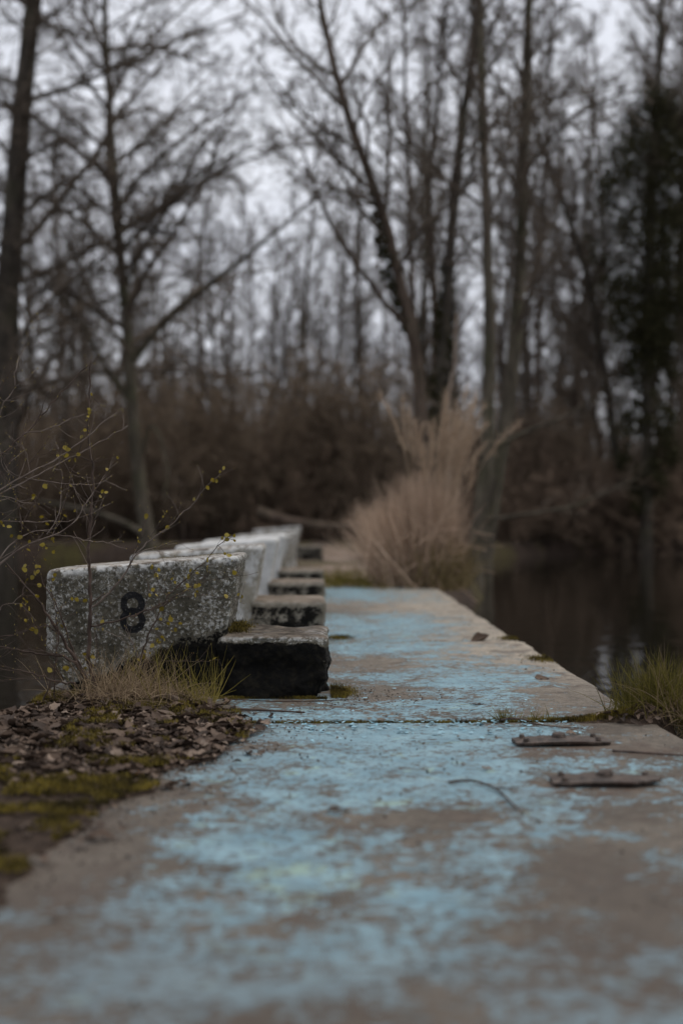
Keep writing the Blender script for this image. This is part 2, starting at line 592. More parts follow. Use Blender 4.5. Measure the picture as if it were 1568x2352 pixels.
def mat_block(number=False, tint=0.0, step=False):
    m = NT('roughcast_concrete')
    p = m.coord()
    geo = m.n('ShaderNodeNewGeometry')
    nz = m.n('ShaderNodeSeparateXYZ')
    m.put(nz.inputs[0], geo.outputs['Normal'])
    a = m.noise(78, p, 5, 0.70, 0.3)
    b = m.noise(9, p, 5, 0.65)
    if tint < 0.2:
        c0 = m.mix(m.step(b, 0.35, 0.65), (0.072, 0.065, 0.047), (0.140, 0.126, 0.096))
        flake = m.step(m.math('ADD', a, m.math('MULTIPLY', m.math('SUBTRACT', b, 0.5), 0.45)), 0.525, 0.585)
        col = m.mix(flake, c0, m.mix(m.step(m.noise(150, p, 3), 0.3, 0.7), (0.25, 0.245, 0.22), (0.45, 0.44, 0.41)))
        pit = m.step(m.noise(105, p, 4, 0.7), 0.54, 0.61)
        col = m.mix(m.math('MULTIPLY', pit, 0.85), col, (0.032, 0.029, 0.022))
    else:
        c0 = m.mix(m.step(b, 0.35, 0.65), (0.165, 0.150, 0.115), (0.27, 0.25, 0.205))
        wt = m.mix(m.step(b, 0.3, 0.7), (0.36, 0.36, 0.34), (0.56, 0.56, 0.55))
        col = m.mix(m.step(m.noise(6, p, 5, 0.7), 0.62 - 0.42 * tint, 0.78 - 0.42 * tint), c0, wt)
    run = m.math('MULTIPLY', m.step(m.noise(13, m.coord(scale=(1, 1, 0.12)), 5, 0.65), 0.50, 0.66), 0.55)
    col = m.mix(run, col, (0.075, 0.066, 0.048))
    lich = m.math('MULTIPLY', m.step(m.noise(5, p, 6, 0.7, 0.5), 0.56, 0.62), 0.5)
    col = m.mix(lich, col, (0.30, 0.30, 0.27))
    if step and tint > 0.2:
        col = m.mix(m.step(b, 0.35, 0.65), (0.12, 0.105, 0.08), (0.23, 0.21, 0.17))
    top = m.step(nz.outputs['Z'], 0.45, 0.8)
    topc = m.mix(m.step(m.noise(18, p, 6, 0.7), 0.40, 0.62), (0.10, 0.080, 0.062), (0.33, 0.295, 0.25))
    if tint > 0.5:
        topc = m.mix(m.step(m.noise(10, p, 4), 0.35, 0.6), (0.40, 0.385, 0.35), (0.66, 0.66, 0.65))
    sz_ = m.n('ShaderNodeSeparateXYZ')
    m.put(sz_.inputs[0], p)
    lowtop = m.step(sz_.outputs['Z'], 0.32, 0.28)
    topc = m.mix(lowtop, topc, m.mix(m.step(m.noise(16, p, 6, 0.7), 0.35, 0.65), (0.045, 0.036, 0.027), (0.15, 0.122, 0.094)))
    if step and tint > 0.2:
        topc = m.mix(m.step(m.noise(7, p, 4), 0.35, 0.65), (0.13, 0.105, 0.08), (0.25, 0.205, 0.16))
    col = m.mix(top, col, topc)
    edge = m.math('MULTIPLY', m.attr('edge'), 0.25 if step else 1.0)
    col = m.mix(m.math('MULTIPLY', edge, m.step(m.noise(24, p, 5, 0.7), 0.42, 0.58)), col, (0.55, 0.55, 0.53))
    # black algae and moss creeping up from the deck
    st = m.math('ADD', m.attr('stain'), m.math('ADD', m.math('MULTIPLY', m.math('SUBTRACT', m.noise(11, p, 6, 0.7), 0.5), 2.4), m.math('MULTIPLY', m.math('SUBTRACT', a, 0.5), 1.5)))
    blk = m.mix(m.step(m.noise(45, p, 5), 0.45, 0.7), (0.0022, 0.0020, 0.0015), (0.010, 0.0085, 0.005))
    col = m.mix(m.step(st, 0.35, 0.60), col, blk)
    if number:
        sx = m.n('ShaderNodeSeparateXYZ')
        m.put(sx.inputs[0], p)
        wob = m.math('MULTIPLY', m.math('SUBTRACT', m.noise(70, p, 3), 0.5), 0.006)
        rings = None
        for cz, rr, hw in ((0.337, 0.0315, 0.0115), (0.2785, 0.0335, 0.0120)):
            dx = m.math('SUBTRACT', sx.outputs['X'], -0.666)
            dz = m.math('SUBTRACT', sx.outputs['Z'], cz)
            d = m.math('SQRT', m.math('ADD', m.math('MULTIPLY', dx, dx), m.math('MULTIPLY', dz, dz)))
            q = m.math('SUBTRACT', m.math('ADD', m.math('ABSOLUTE', m.math('SUBTRACT', d, rr)), wob), hw)
            rings = q if rings is None else m.math('MINIMUM', rings, q)
        front = m.math('LESS_THAN', nz.outputs['Y'], -0.1)
        ink = m.math('MULTIPLY', front, m.step(rings, 0.0012, -0.0012))
        inkn = m.math('MULTIPLY', ink, m.step(m.noise(160, p, 4, 0.7), 0.30, 0.42))
        col = m.mix(inkn, col, (0.014, 0.014, 0.015))
    return m.done(col, 0.9, m.bump(a, 0.006, 1.0), 0.2)


M['leaf_dead'] = mat_deadleaf()
M['leaf_new'] = mat_newleaf()
M['rust'] = mat_rust()
M['soil'] = mat_soil()
M['ground'] = mat_ground()
M['water'] = mat_water()
M['deck'] = mat_deck()
M['block8'] = mat_block(True, 0.0)
M['block'] = mat_block(False, 0.45)
M['block_white'] = mat_block(False, 1.0)
M['block_step'] = mat_block(False, 0.5, True)
M['cone'] = mat_plain('cone', (0.012, 0.010, 0.008), (0.03, 0.024, 0.018), 5)
M['concrete_side'] = mat_plain('concrete_side', (0.06, 0.055, 0.045), (0.15, 0.135, 0.11), 8)
M['grit'] = mat_plain('grit', (0.03, 0.022, 0.018), (0.26, 0.22, 0.18), attr=True)
M['flake'] = mat_plain('flake', (0.20, 0.39, 0.47), (0.30, 0.47, 0.54), attr=True, rough=0.6)
M['orange'] = mat_plain('orange_leaf', (0.35, 0.12, 0.035), (0.50, 0.22, 0.08), 40)

# ================================================================== SETTING
WATER_Z = -0.35


def right_shore(y):
    return np.interp(y, [11, 12.7, 14, 17, 20, 24, 28, 33, 38, 42, 50], [0.95, 1.15, 1.5, 2.1, 2.35, 2.3, 2.6, 3.6, 7, 40, 200])


def left_shore(y):
    return np.interp(y, [11, 12.7, 16, 20, 25, 29, 33, 36, 40], [-0.9, -0.95, -1.1, -1.15, -1.6, -2.6, -6, -40, -200])


def ground_h(x, y):
    p = np.stack([x, y, 0 * x], 1)
    wob = (fbm(p, 0.35, 3, 5) - 0.5) * 1.2 * sstep(14, 24, y)
    dr = right_shore(y) - x + wob * sstep(26, 36, y)
    dl = x - left_shore(y) + wob * sstep(26, 36, y)
    land = np.minimum(dr, dl)
    up = sstep(-0.5, 0.45, land)
    front = sstep(12.3, 12.9, y)
    h = -1.3 + (1.30 + 0.02) * up * front
    rise = sstep(36, 60, y) * 0.9 + sstep(55, 140, y) * 5
    h = h + up * front * (rise + (fbm(p, 1.3, 4, 9) - 0.45) * 0.16 * sstep(12.8, 14.5, y) * (1 - 0.65 * np.exp(-((x - 0.15) / 0.35) ** 2) * sstep(30, 20, y)))
    return h


gx = np.unique(np.concatenate([np.linspace(-260, -40, 16), np.linspace(-40, -4, 50), np.linspace(-4, 5, 110), np.linspace(5, 40, 50), np.linspace(40, 260, 16)]))
gy = np.unique(np.concatenate([np.linspace(-60, 10, 12), np.linspace(11, 30, 170), np.linspace(30, 70, 90), np.linspace(70, 320, 30)]))
XX, YY = np.meshgrid(gx, gy)
hh = ground_h(XX.ravel(), YY.ravel())
V = np.stack([XX.ravel(), YY.ravel(), hh], 1)
nx, ny = len(gx), len(gy)
idx = np.arange(nx * ny).reshape(ny, nx)
F = np.stack([idx[:-1, :-1].ravel(), idx[:-1, 1:].ravel(), idx[1:, 1:].ravel(), idx[1:, :-1].ravel()], 1)
px_ = np.clip(np.exp(-((V[:, 0] - 0.25) / 0.55) ** 2) * sstep(34, 24, V[:, 1]), 0, 1)
ground = obj('ground', mesh('ground', V, F, M['ground'], True, {'path': px_}))
ground['kind'] = 'structure'
water = obj('lake_water', mesh('lake_water', [(-250, -60, WATER_Z), (250, -60, WATER_Z), (250, 60, WATER_Z), (-250, 60, WATER_Z)], [(0, 1, 2, 3)], M['water']))
water['kind'] = 'structure'

# ------------------------------------------------------------------ pier
pier = thing('concrete_pier', 'long flat concrete pier with flaking sky blue paint running to the reeds', 'pier')

# surviving paint, measured as ellipses (vx, vy, rx, ry, amount)
PAINT = [
    (790, 1363, 75, 16, 1.0), (870, 1372, 40, 10, .5), (860, 1398, 200, 10, -.9), (850, 1440, 130, 30, .95), (960, 1435, 60, 22, .5),
    (850, 1492, 120, 18, .9), (1010, 1490, 90, 12, .55), (850, 1525, 100, 14, -.7), (1060, 1565, 130, 38, .9), (1190, 1562, 80, 16, .5),
    (840, 1560, 70, 12, .45), (880, 1592, 90, 12, -.8), (860, 1628, 330, 20, .35), (700, 1648, 150, 7, .6), (1050, 1625, 120, 24, .6),
    (880, 1690, 330, 26, 1.0), (1010, 1680, 200, 16, .8), (850, 1745, 330, 40, .95), (1080, 1800, 130, 50, .95), (1350, 1755, 170, 14, .5), (1290, 1850, 140, 18, .35),
    (760, 1810, 260, 40, .75), (560, 1780, 90, 30, .25), (930, 1880, 110, 18, -.8), (890, 1920, 120, 45, -.55), (600, 1925, 210, 45, .95), (650, 1985, 160, 40, .7),
    (720, 2030, 130, 26, .5), (280, 1975, 160, 55, -.6), (300, 1840, 160, 45, -.55), (1060, 1990, 130, 90, .75), (1480, 1920, 80, 12, .5), (1400, 2030, 190, 90, -.9),
    (390, 2085, 160, 38, .6), (570, 2085, 70, 34, .8), (930, 2080, 150, 50, .35), (690, 2130, 75, 20, -.8), (250, 2170, 260, 60, .45),
    (720, 2215, 260, 70, .75), (930, 2180, 120, 50, .6), (1000, 2180, 40, 20, -.8), (1350, 2260, 280, 90, .45), (300, 2290, 300, 60, .45), (930, 2255, 40, 14, -.9),
    (780, 2310, 60, 40, -.5), (1100, 2310, 160, 40, -.2), (100, 2090, 120, 60, -.5), (1450, 1640, 200, 90, -.7), (1350, 1560, 120, 60, -.35), (1150, 1400, 130, 60, -.6), (1200, 1480, 130, 40, -.6),
]
GREEN = [(640, 2000, 130, 40, 1), (900, 1840, 120, 20, .6), (720, 2040, 100, 30, .9), (830, 1700, 180, 30, .3), (950, 1460, 100, 15, .5), (890, 2240, 50, 20, .8)]
DIRT_DARKEN = [(40, 2020, 200, 150, 1.0), (120, 2200, 330, 170, .9), (1480, 2250, 300, 150, .8), (1400, 2050, 240, 120, .5), (720, 2320, 900, 130, .7), (120, 1880, 160, 60, .7), (520, 1690, 80, 40, .4), (780, 1600, 120, 16, .9), (900, 2250, 500, 80, .3)]  # dirt by the litter and block foot, plus broad darkening of the near deck

RUST = [(1290, 1722, 150, 14, .9), (1480, 1732, 120, 8, .8), (1400, 1815, 170, 14, .9), (1250, 1812, 60, 14, .7)]


def field(V, E, base):
    d = np.maximum(V[:, 1], 0.9)
    vx = HX + V[:, 0] * FPX / d
    vy = HY + CZ * FPX / d
    o = np.full(len(V), float(base))
    for ex, ey, rx, ry, am in E:
        q = ((vx - ex) / rx) ** 2 + ((vy - ey) / ry) ** 2
        o += am * np.exp(-q * 0.9)
    return o


_LY = np.linspace(-2, 14, 1600)
_LW = (fbm(np.stack([_LY, 0 * _LY, 0 * _LY], 1), 4.0, 4, 77) - 0.5) * 0.22 * sstep(4.5, 4.2, _LY)


def litter_edge(y):
    w = np.interp(y, _LY, _LW)
    return w + np.interp(y, [2.1, 2.4, 2.69, 2.9, 3.1, 3.35, 3.7, 4.3, 4.42, 4.75], [-0.62, -0.53, -0.50, -0.48, -0.46, -0.41, -0.29, -0.20, -0.30, -0.42])


def make_slab(y0, y1, x0, x1, top, seed, chip=0.010):
    rng = np.random.default_rng(seed)
    nx_ = 110
    ny_ = max(30, int((y1 - y0) / 0.03))
    u = np.linspace(0, 1, nx_)
    w = np.linspace(0, 1, ny_)
    U, W = np.meshgrid(u, w)
    P = np.stack([x0 + (x1 - x0) * U.ravel(), y0 + (y1 - y0) * W.ravel(), np.full(U.size, top)], 1)
    n1 = fbm(np.stack([P[:, 0] * 0, P[:, 1], 0 * P[:, 0] + seed], 1), 3.0, 5, seed)
    n2 = fbm(np.stack([P[:, 0], P[:, 1] * 0, 0 * P[:, 0] + seed], 1), 5.0, 5, seed + 3)
    # chipped, rounded edges
    P[:, 0] += np.where(U.ravel() > .5, -1, 1) * sstep(0.93, 1, np.abs(2 * U.ravel() - 1)) * (n1 - 0.35) * 0.07
    P[:, 1] += np.where(W.ravel() > .5, -1, 1) * sstep(1 - 0.16 / (y1 - y0), 1, np.abs(2 * W.ravel() - 1)) * (n2 - 0.4) * 0.035
    ex = np.minimum(P[:, 0] - x0, x1 - P[:, 0])
    ey = np.minimum(P[:, 1] - y0, y1 - P[:, 1])
    e = np.minimum(ex, ey)
    P[:, 2] += (fbm(P, 2.2, 3, seed + 7) - 0.5) * 0.008 - chip * np.exp(-np.maximum(e, 0) / 0.012) * (0.5 + n1)
    ii = np.arange(nx_ * ny_).reshape(ny_, nx_)
    Fq = [np.stack([ii[:-1, :-1].ravel(), ii[:-1, 1:].ravel(), ii[1:, 1:].ravel(), ii[1:, :-1].ravel()], 1)]
    ring = np.concatenate([ii[0, :], ii[1:, -1], ii[-1, -2::-1], ii[-2:0:-1, 0]])
    low = P[ring].copy()
    low[:, 2] = top - 0.22
    o = len(P)
    nr = len(ring)
    k = np.arange(nr)
    k2 = (k + 1) % nr
    Fq.append(np.stack([ring[k], o + k, o + k2, ring[k2]], 1))
    P2 = np.concatenate([P, low])
    wear = field(P2, PAINT, -0.32)
    edge_r = sstep(0.16, 0.02, x1 - P2[:, 0])
    wear -= 0.35 * edge_r + 0.5 * sstep(-0.25, -0.6, P2[:, 0]) * (P2[:, 1] > 2.3)
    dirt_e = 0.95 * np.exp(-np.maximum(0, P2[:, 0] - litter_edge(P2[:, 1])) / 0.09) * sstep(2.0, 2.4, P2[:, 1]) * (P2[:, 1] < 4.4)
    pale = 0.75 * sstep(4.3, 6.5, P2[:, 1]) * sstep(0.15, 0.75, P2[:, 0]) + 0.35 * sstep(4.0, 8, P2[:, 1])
    return mesh('slab', P2, Fq, M['deck'], True, {'wear': wear, 'green': np.clip(field(P2, GREEN, 0), 0, 1), 'dirt': np.clip(field(P2, DIRT_DARKEN, 0) + dirt_e, 0, 1), 'pale': np.clip(pale, 0, 1), 'rust': np.clip(field(P2, RUST, 0), 0, 1)})


JOINT = 4.38
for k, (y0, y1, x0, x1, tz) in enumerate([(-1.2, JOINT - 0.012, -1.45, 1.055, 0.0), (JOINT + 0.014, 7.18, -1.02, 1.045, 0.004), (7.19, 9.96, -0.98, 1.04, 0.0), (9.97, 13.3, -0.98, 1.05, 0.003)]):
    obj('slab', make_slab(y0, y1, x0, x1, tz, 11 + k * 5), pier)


def box_mesh(name, x0, x1, y0, y1, z0, z1, mat):
    v = [(x0, y0, z0), (x1, y0, z0), (x1, y1, z0), (x0, y1, z0), (x0, y0, z1), (x1, y0, z1), (x1, y1, z1), (x0, y1, z1)]
    f = [(0, 3, 2, 1), (4, 5, 6, 7), (0, 1, 5, 4), (1, 2, 6, 5), (2, 3, 7, 6), (3, 0, 4, 7)]
    return mesh(name, v, f, mat, False)


obj('support_wall', box_mesh('support_wall', -0.85, 0.92, -1.1, 13.2, -1.4, -0.215, M['concrete_side']), pier)

# ------------------------------------------------------------------ starting blocks
BW = 0.50


def prism(profile, y0, y1):
    bm = bmesh.new()
    a = [bm.verts.new((x, y0, z)) for x, z in profile]
    b = [bm.verts.new((x, y1, z)) for x, z in profile]
    n = len(profile)
    bm.faces.new(a)
    bm.faces.new(b[::-1])
    for i in range(n):
        bm.faces.new((a[i], b[i], b[(i + 1) % n], a[(i + 1) % n]))
    bmesh.ops.recalc_face_normals(bm, faces=bm.faces)
    return bm


def rough_solid(name, profile, y0, y1, vox, bev, amp, seed, mat, kind):
    bm = prism(profile, y0, y1)
    bmesh.ops.bevel(bm, geom=list(bm.edges), offset=bev, segments=2, affect='EDGES', profile=0.6)
    me = bpy.data.meshes.new(name)
    bm.to_mesh(me)
    bm.free()
    tmp = bpy.data.objects.new('tmp', me)
    COL.objects.link(tmp)
    md = tmp.modifiers.new('r', 'REMESH')
    md.mode = 'VOXEL'
    md.voxel_size = vox
    dg = bpy.context.evaluated_depsgraph_get()
    m2 = bpy.data.meshes.new_from_object(tmp.evaluated_get(dg))
    bpy.data.objects.remove(tmp)
    n = len(m2.vertices)
    co = np.empty(n * 3, np.float32)
    no = np.empty(n * 3, np.float32)
    m2.vertices.foreach_get('co', co)
    m2.vertices.foreach_get('normal', no)
    co = co.reshape(-1, 3).astype(float)
    no = no.reshape(-1, 3)
    side = 1 - 0.75 * np.clip(no[:, 2], 0, 1)
    d = (fbm(co, 75, 2, seed) - 0.5) * 1.0 + (fbm(co, 28, 3, seed + 4) - 0.5) * 0.9
    big = (fbm(co, 5 if kind == 'body' else 9, 3, seed + 9) - 0.5)
    low = sstep(0.22, 0.0, co[:, 2])
    co = co + no * ((d * amp * 2.2 * side) + big * (0.010 + (0.070 + 0.03 * low) * (kind == 'step') * (1 - 0.85 * np.clip(no[:, 2], 0, 1)) * (1.0 if vox < 0.01 else 0.4)))[:, None]
    m2.vertices.foreach_set('co', co.astype(np.float32).ravel())
    zt = np.interp(co[:, 0], [-0.97, -0.285], [0.455, 0.509])
    if kind == 'body':
        lim = np.interp(co[:, 0], [-0.97, -0.80, -0.62, -0.45, -0.33, -0.2], [0.03, 0.10, 0.185, 0.235, 0.265, 0.28])
        stain = (lim - co[:, 2]) * 14 + 0.1
        stain = np.where(co[:, 2] > lim + 0.10, -3, stain)
        edge = np.exp(-((zt - co[:, 2] - 0.008) / 0.016) ** 2) * np.where(co[:, 1] < 0.08, 1, 0.6)
    else:
        stain = 1.6 - 2.6 * sstep(0.165, 0.236, co[:, 2]) - 0.9 * sstep(-0.03, 0.02, co[:, 0]) * sstep(0.05, 0.1, co[:, 2])
        edge = np.exp(-((0.214 - co[:, 2]) / 0.006) ** 2) * 0.5
    if mat is not M['block8']:
        stain = np.clip(stain, -3, 0.95) - 0.38 - 0.95 * (kind == 'body')
    for nm, arr in (('stain', stain), ('edge', edge)):
        a_ = m2.attributes.new(nm, 'FLOAT', 'POINT')
        a_.data.foreach_set('value', arr.astype(np.float32))
    m2.polygons.foreach_set('use_smooth', np.ones(len(m2.polygons), bool))
    m2.materials.clear()
    m2.materials.append(mat)
    m2.name = name
    return m2


BODY = [(-0.285, 0.509), (-0.335, 0.240), (-0.330, -0.01), (-0.875, -0.01), (-0.895, 0.05), (-0.975, 0.165), (-0.969, 0.455)]
STEP = [(0.026, 0.222), (0.004, -0.01), (-0.36, -0.01), (-0.36, 0.226)]
blk_labels = [
    'grey roughcast starting block with a stencilled black number 8 and black stained step',
    'grey brown starting block standing directly behind the numbered one',
    'whitewashed starting block, third in the row counting from the numbered one',
    'whitewashed starting block, fourth in the row counting from the numbered one',
    'weathered starting block, fifth in the row counting from the numbered one',
    'weathered starting block, sixth in the row counting from the numbered one',
    'weathered starting block, seventh in the row counting from the numbered one',
    'pale grey starting block at the end of the row farthest from the numbered one',
]
DZ = [0.0, -0.006, 0.0, 0.012, -0.035, -0.03, -0.025, 0.0]
meshes = {}
for k in range(8):
    y0 = 4.92 + 2.12 * k
    base = 0.0 if k < 4 else float(ground_h(np.array([-0.5]), np.array([y0 + 0.2]))[0]) * 0.5
    t = thing('starting_block', blk_labels[k], 'starting block', (0.0 if k else 0.0, y0, base + DZ[k] * (k > 3)), (0, 0, R([0, 0.6, -0.4, 0.5, 0, 0.8, -0.6, 0.3][k])), 'starting blocks along the pier')
    kind = 'block8' if k == 0 else ('block_white' if k in (2, 3) else 'block')
    vox = 0.0055 if k == 0 else 0.016
    if kind not in meshes:
        meshes[kind] = (rough_solid('block_body', BODY, 0.0, BW, vox, 0.020, 0.0042 if k == 0 else 0.002, 3 + k, M[kind], 'body'),
                        rough_solid('step', STEP, -0.012, BW - 0.03, vox, 0.028, 0.0042 if k == 0 else 0.003, 31 + k, M['block8' if k == 0 else 'block_step'], 'step'))
    b_, s_ = meshes[kind]
    obj('block_body', b_, t)
    if k not in (4, 5, 6):               # these have lost their steps
        obj('step', s_, t)

# ------------------------------------------------------------------ rusty straps bolted to the deck


def strap(label, p0, p1, wid, seed, warp):
    rng = np.random.default_rng(seed)
    p0 = np.array(p0)
    p1 = np.array(p1)
    L = np.linalg.norm(p1 - p0)
    ang = math.atan2(p1[1] - p0[1], p1[0] - p0[0])
    t = thing('rusty_strap', label, 'metal strap', (p0[0], p0[1], 0.0), (0, 0, ang), 'rusty straps bolted to the pier')
    n = 30
    xs = np.linspace(0, L, n)
    prof = []
    for x in xs:
        z = 0.005 + warp * math.sin(math.pi * x / L)
        e = min(x, L - x)
        inset = max(0, 0.022 - e) * 0.55
        if seed == 8 and x > L * 0.72:              # torn, bent corner
            inset += (x - L * 0.72) * 0.5 + 0.004 * math.sin(x * 220)
            z += (x / L - 0.72) * 0.02
        prof.append((x, inset, wid - inset, z))
    Vv, Fq = [], []
    for i, (x, a, b, z) in enumerate(prof):
        j = rng.normal(0, 0.0012)
        Vv += [(x, a + j + 0.004, z - 0.003), (x, a + j, z + 0.005), (x, b + j - 0.0015, z + 0.007), (x, b + j, z - 0.004)]
        if i:
            o = (i - 1) * 4
            for q in range(4):
                Fq.append((o + q, o + (q + 1) % 4, o + 4 + (q + 1) % 4, o + 4 + q))
    Fq += [(3, 2, 1, 0), (len(Vv) - 4, len(Vv) - 3, len(Vv) - 2, len(Vv) - 1)]
    plate = obj('plate', mesh('plate', Vv, np.array(Fq), M['rust'], False), t)

    def head(r, h, cx, cy, z, sides=6):
        bm = bmesh.new()
        bmesh.ops.create_cone(bm, cap_ends=True, segments=sides, radius1=r, radius2=r * 0.86, depth=h)
        bmesh.ops.bevel(bm, geom=list(bm.edges), offset=r * 0.12, segments=1, affect='EDGES')
        me = bpy.data.meshes.new('bolt')
        bm.to_mesh(me)
        bm.free()
        me.materials.append(M['rust'])
        return obj('bolt', me, plate, (cx, cy, z), (rng.normal(0, .06), rng.normal(0, .06), rng.random() * 3))
    for cx in (0.028, L - 0.034):
        for cy in (0.022, wid - 0.02):
            if seed == 8 and cx > 0.1 and cy < 0.05:
                continue
            head(0.0095, 0.010, cx, cy, 0.016 + warp * math.sin(math.pi * cx / L))
    h = head(0.022, 0.013, L * 0.5, wid * 0.75, 0.017 + warp, 10)
    h.name = 'boss'
    return t


strap('rusty strap with bolts beside the mossy joint and grass', (0.548, 3.870, 0), (0.815, 3.885, 0), 0.105, 3, 0.004)
strap('rusty strap with bolts and a torn end, farther from the mossy joint', (0.551, 3.285, 0), (0.815, 3.275, 0), 0.105, 8, 0.005)


def sticks(name, label, cat, polys, rads, mat, K=14, S=6, group=None):
    """one loose stick or rod (with side twigs) lying on the deck"""
    s = Soup()
    for p, r in zip(polys, rads):
        q = resample(p, K)
        rr = np.linspace(r, r * 0.6, K)
        v, f = tubes(q[None], rr[None], S)
        s.add(v, f)
        n0 = len(v)
        s.add(np.concatenate([v[:S], v[-S:]]), np.array([[0, i, i + 1] for i in range(1, S - 1)] + [[S, S + i, S + i + 1] for i in range(1, S - 1)]))
    return tag(obj(name, s.mesh(name, mat)), label, cat, group)


def dk(vx, vy, z=0.004):
    p = onz(vx, vy, z)
    return p


sticks('rusty_rod', 'thin rusty rod lying past the end of the strap by the joint', 'rod', [[dk(1408, 1726, .008), dk(1470, 1730, .010), dk(1520, 1734, .008), dk(1590, 1738, .009)]], [0.0042], M['rust'])
sticks('fallen_stick', 'straight dark stick lying in front of the numbered starting block', 'stick', [[dk(495, 1627, .008), dk(560, 1629, .009), dk(640, 1633, .008), dk(700, 1636, .010)]], [0.0048], M['stem'])
sticks('fallen_twig', 'thin twig lying along the foot of the numbered starting block', 'stick', [[dk(500, 1604, .006), dk(640, 1612, .006), dk(760, 1609, .006), dk(800, 1607, .008)]], [0.0026], M['stem'])
sticks('fallen_twig', 'forked dark twig curving across the blue paint beside the torn strap', 'stick',
       [[dk(1030, 1797, .006), dk(1062, 1795, .007), dk(1082, 1788, .010), dk(1100, 1798, .008), dk(1140, 1810, .007), dk(1165, 1835, .006), dk(1190, 1860, .006)], [dk(1140, 1810, .007), dk(1170, 1811, .006), dk(1192, 1808, .006)]], [0.0034, 0.002], M['stem'])
sticks('fallen_twig', 'short twig arched over the moss in the pier joint', 'stick', [[dk(1152, 1655, .004), dk(1162, 1652, .03), dk(1185, 1650, .034), dk(1205, 1654, .02), dk(1215, 1656, .006)]], [0.0042], M['stem'])
sticks('fallen_twig', 'thin twig lying by the leaf heap under the green grass', 'stick', [[dk(1215, 1662, .006), dk(1270, 1670, .007), dk(1340, 1674, .006)]], [0.0025], M['stem'])

# ------------------------------------------------------------------ leaves


def leaf_data(name, seed, mat, curl=0.5, wr=0.32, teeth=0.0, a=0.0):
    """one leaf, length 1 along x, curled"""
    rng = np.random.default_rng(seed)
    nu, nv = 8, 5
    u = np.linspace(0, 1, nu)
    v = np.linspace(-1, 1, nv)
    U, Vv = np.meshgrid(u, v, indexing='ij')
    lob = 1 + teeth * np.sin(U * rng.uniform(7, 12) + rng.random() * 6 + Vv * 0.8)
    wd = wr * (np.sin(np.pi * np.clip(U, 0, 1) ** rng.uniform(0.65, 1.0)) ** 0.75 + 0.03) * lob
    x = U + rng.normal(0, 0.008, U.shape)
    y = wd * Vv + 0.10 * rng.normal() * (U - .5) ** 2
    c1, c2, c3 = rng.normal(0, curl, 3)
    roll = 0.06 + abs(c2) * 0.55                      # edges roll up across the width
    z = c1 * 0.45 * (U - .5) ** 2 + Vv ** 2 * roll * wd + c3 * 0.25 * (U - .5) * Vv * wd / wr + 0.035 * np.sin(U * 17 + Vv * 3 + seed) * np.abs(Vv)
    y = y * (1 - 0.35 * min(1, roll) * Vv ** 2)
    z -= z.min()
    P = np.stack([x - .5, y, z], -1).reshape(-1, 3)
    ii = np.arange(nu * nv).reshape(nu, nv)
    Fq = np.stack([ii[:-1, :-1].ravel(), ii[1:, :-1].ravel(), ii[1:, 1:].ravel(), ii[:-1, 1:].ravel()], 1)
    return P, Fq


DEAD = [leaf_data('leaf', 100 + k, None, 0.62, 0.22 + 0.045 * (k % 4), 0.16) for k in range(8)]
DEAD_ME = [mesh('leaf', p, f, M['leaf_dead'], True, {'rnd': np.zeros(len(p))}) for p, f in DEAD]


def mound(x, y):
    e = litter_edge(y) - x
    p = np.stack([x, y, 0 * x], 1)
    h = 0.008 * sstep(0.0, 0.35, e + (fbm(p, 4, 3, 2) - .5) * 0.25) * sstep(2.0, 2.4, y)
    h = h + 0.012 * sstep(0.3, 0.9, e) + (fbm(p, 9, 3, 8) - 0.5) * 0.016 * sstep(0, 0.15, e)
    # left shoulder of the slab drops away to the water, and the tuft by the block is raised
    h = h + 0.035 * np.exp(-((x + 0.62) / 0.26) ** 2 - ((y - 4.70) / 0.16) ** 2)
    h = h + 0.003
    lim = np.where(y > 4.40, -1.0, -1.42)
    h = h - 0.25 * sstep(0.06, -0.04, x - lim)
    return h


lit = thing('leaf_litter', 'drift of dry brown leaves and soil in front of the numbered starting block', 'leaf litter')
mxs = np.linspace(-1.46, -0.12, 90)
mys = np.linspace(2.0, 4.86, 170)
XX, YY = np.meshgrid(mxs, mys)
zz = mound(XX.ravel(), YY.ravel())
e_ = litter_edge(YY.ravel()) - XX.ravel()
zz = np.where(e_ < 0, -0.03, zz) - 0.5 * sstep(4.80, 4.86, YY.ravel())
ii = np.arange(XX.size).reshape(XX.shape)
obj('soil', mesh('soil', np.stack([XX.ravel(), YY.ravel(), zz], 1), np.stack([ii[:-1, :-1].ravel(), ii[:-1, 1:].ravel(), ii[1:, 1:].ravel(), ii[1:, :-1].ravel()], 1), M['soil']), lit)
rng = np.random.default_rng(21)


def scatter_litter(n, ymin, ymax, emin):
    out = []
    while len(out) < n:
        y = rng.uniform(ymin, ymax)
        x = rng.uniform(-1.42 if y < 4.38 else -1.0, -0.15)
        e = litter_edge(np.array([y]))[0] - x
        if e < emin - (0.12 if rng.random() < 0.05 else 0) + abs(rng.normal(0, 0.03)):
            continue
        if rng.random() < 0.90 * float(sstep(3.75, 3.15, np.array(y))):
            continue
        out.append((x, y))
    return out


